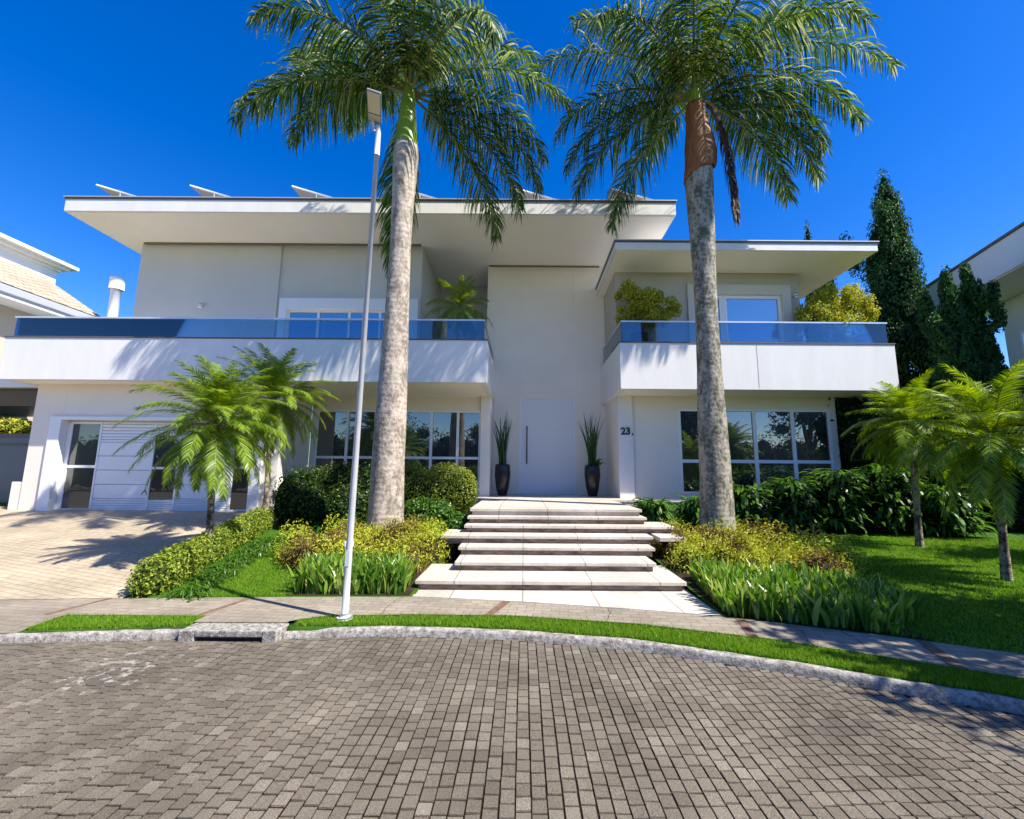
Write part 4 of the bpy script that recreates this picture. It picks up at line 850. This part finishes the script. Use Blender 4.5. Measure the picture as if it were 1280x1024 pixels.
# ---------------------------------------------------------------- neighbours
NW = mat('neighbour_white', (0.74, 0.75, 0.76), 0.7, 0.2, var=0.05, vscale=0.8); NB = mat('neighbour_beige', (0.52, 0.44, 0.36), 0.8, 0.2, var=0.06, vscale=1)
L_ = empty('left_neighbour_house', (0, 0, 0), 'neighbouring beige house with tiled roof and white cornices at the left edge', 'house')
L_.name = 'neighbour_house'
MB().box(-30, -18.9, 8, 17.4, 0.2, 7.55).build('wall', NB, L_)
m = MB(); m.box(-30, -18.0, 7.6, 17.6, 7.55, 7.70); m.build('soffit', NW, L_)
m = MB(); m.box(-30, -17.92, 7.5, 17.7, 7.70, 8.0); m.build('gutter', mat('gutter_grey', (0.42, 0.44, 0.50), 0.5, 0.4), L_, bevel=0.03)
m = MB(); m.add([(-17.9, 7.5, 8.005), (-17.9, 17.72, 8.005), (-21.6, 7.5, 10.3), (-21.6, 18.1, 10.3), (-21.6, 18.1, 8.005), (-21.6, 7.5, 8.005)], [(0, 1, 3, 2), (1, 4, 3), (0, 2, 5)]); m.build('roof', TILE, L_)
MB().box(-28, -21.3, 7.7, 18.6, 8.0, 10.55).build('upper_wall', NW, L_)
m = MB()
for i, (o, z) in enumerate(((0.10, 10.55), (0.28, 10.67), (0.48, 10.80))): m.box(-28-o, -21.3+o, 7.7-o, 18.6+o, z, z+0.12+0.02*i)
m.build('cornice', NW, L_, bevel=0.02)
v = empty('vent_pipe', (-17.1, 17.2, 6.5), 'white cylindrical vent pipe with a wider cap above the left balcony', 'vent pipe')
MB().tube([(0, 0, 0), (0, 0, 2.95)], [0.17, 0.17], 20).build('pipe', NW, v); MB().tube([(0, 0, 2.62), (0, 0, 3.1)], [0.25, 0.25], 20).build('cap', NW, v)
# left side passage: gate, wall, canopy
gt = empty('side_gate', (-14.3, 12.0, 0.6), 'blue grey metal gate left of the garage', 'gate')
m = MB(); m.box(-1.9, 1.5, 0, 0.06, 0, 1.95); m.build('gate_leaf', mat('gate_blue', (0.10, 0.14, 0.18), 0.4, 0.4, var=0.1, vscale=2), gt)
m = MB(); m.box(-1.9, 1.5, -0.03, 0.09, 1.95, 2.05); m.box(0.9, 0.95, -0.02, -0.001, 0.1, 1.8); m.box(-1.9, 0.9, -0.02, -0.001, 1.72, 1.78); m.build('gate_frame', mat('gate_dark', (0.06, 0.08, 0.10), 0.4, 0.4), gt)
MB().box(-24, -12.6, 14.5, 14.8, 0.3, 3.0).build('boundary_wall', mat('mauve_wall', (0.25, 0.20, 0.20), 0.8, 0.2, var=0.1)); tag(bpy.data.objects['boundary_wall'], 'mauve boundary wall behind the blue grey gate', 'wall')
cn = empty('carport_canopy', (0, 0, 0), 'cream edged low roof between the neighbouring house and the garage', 'canopy')
MB().box(-22, -13.0, 13.0, 16, 4.15, 4.5).build('roof_edge', NW, cn); MB().box(-22, -13.1, 13.2, 16, 3.6, 4.15).build('beam', DARK, cn)
rng = np.random.default_rng(5)
shrub('gate_plant', [(-15.3, 12.9, 2.9, .5, .3, .28), (-15.9, 12.9, 2.8, .4, .3, .25)], 1500, 0.1, [GOLD, COREY], 'small yellow green bush showing over the gate', 'bush', zmin=2.3)
# right neighbour (turned a little)
N_ = empty('neighbour_house', (13.75, 11, -0.62), 'white neighbouring house with sloping fascia and window at the right edge', 'house'); N_.rotation_euler = (0, 0, -math.atan(0.266))
MB().box(0, 12, -3, 5.2, 8.15, 9.15).build('fascia', NW, N_, bevel=0.02); MB().box(-0.06, 12, -3.1, 5.3, 9.15, 9.22).build('roof_edge', TRIM, N_)
MB().box(0.05, 12, -2.9, 5.1, 8.12, 8.149).build('soffit', mat('neighbour_soffit', (0.78, 0.74, 0.70), 0.8, 0.2), N_)
m = MB(); m.box(1.6, 12, -2.5, 3.6, 0.2, 8.1); m.build('wall', NW, N_)
w_ = MB().box(1.52, 1.598, 1.3, 2.9, 4.3, 6.9).build('window', ALU, N_); MB().box(1.50, 1.519, 1.4, 2.8, 4.4, 6.8).build('pane', WGLU, w_)
MB().box(0.6, 1.59, -2.4, 3.4, 4.1, 4.25).build('balcony_slab', NW, N_); MB().box(0.62, 0.64, -2.3, 3.4, 4.25, 5.2).build('glass_panel', GLASS, N_)

# ---------------------------------------------------------------- across the street (mirrored in the windows) and shade trees outside the frame
def tree(loc, h, r, label, seed, n=7000, th=0.4, mt=None, leaf=0.16):
    global rng
    rng = np.random.default_rng(seed); random.seed(seed); t = empty('broadleaf_tree', loc, label, 'tree', 'trees around the street'); L = []
    for i in range(16):
        a = random.uniform(0, 6.28); q = r*math.sqrt(random.random())*0.8; z = h*th+h*(1-th)*random.random()*0.9; L.append((q*math.cos(a), q*math.sin(a), z, r*.33, r*.33, r*.26))
    foliage('crown', L, n, leaf, [mt or HEDGE, CORE], t, core=0.55, jit=0.45, wr=0.55)
    m = MB(); m.tube([(0, 0, -.2), (0.05, 0, h*.3), (0, 0, h*.55)], [.16, .12, .08])
    for i in range(6):
        l = L[i]; m.tube([(0.03, 0, h*.35), (l[0]*.5, l[1]*.5, (h*.35+l[2])/2+.1), (l[0], l[1], l[2])], [.07, .05, .02], 6)
    m.build('trunk', TRUNKS, t)
tree((8.15, 2.75, 0.15), 5.8, 1.8, 'street tree shading the right end of the sidewalk', 61, 8000, 0.55)
tree((12.7, 4.9, 0.15), 6.4, 1.6, 'garden tree shading the right lawn', 62, 4500, 0.55)
conifer((1.5, -9, 0), 7.2, 1.3, 'dark juniper across the street mirrored in the ground floor windows', 63, 4000, 'junipers across the street')
conifer((4.6, -10, 0), 6.6, 1.4, 'shorter juniper across the street mirrored in the windows', 64, 4000, 'junipers across the street')
tree((10, -10, 0), 7, 3.0, 'broad tree across the street on the right', 66, 5000, 0.25, leaf=0.25)
tree((-3, -12, 0), 6.0, 2.6, 'broad tree across the street behind the viewer', 67, 5000, 0.2, leaf=0.25)
tree((-10, -10, 0), 6.4, 3.2, 'broad tree across the street on the left', 68, 5000, 0.2, leaf=0.25)
rng = np.random.default_rng(70); random.seed(70)
shrub('street_hedge', [(-36+1.4*i, -12.5+random.uniform(-.5, .5), 2.1, 1.3, 1.1, 2.5*random.uniform(.8, 1.2)) for i in range(52)], 26000, 0.22, [HEDGE, CORE], 'tall rough hedge across the street mirrored in the windows', 'hedge')
O_ = empty('opposite_house', (0, -22, 0), 'pale house across the street mirrored in the windows', 'house')
MB().box(-20, 6, -8, 0, 0, 4.6).build('wall', NW, O_); MB().box(-20.8, 6.8, -8.8, 0.8, 4.6, 5.0).build('roof', WHITE, O_)
for x in (-16, -10, -4, 2): MB().box(x-1, x+1, 0.002, 0.05, 1.0, 3.0).build('window', WGL, O_)
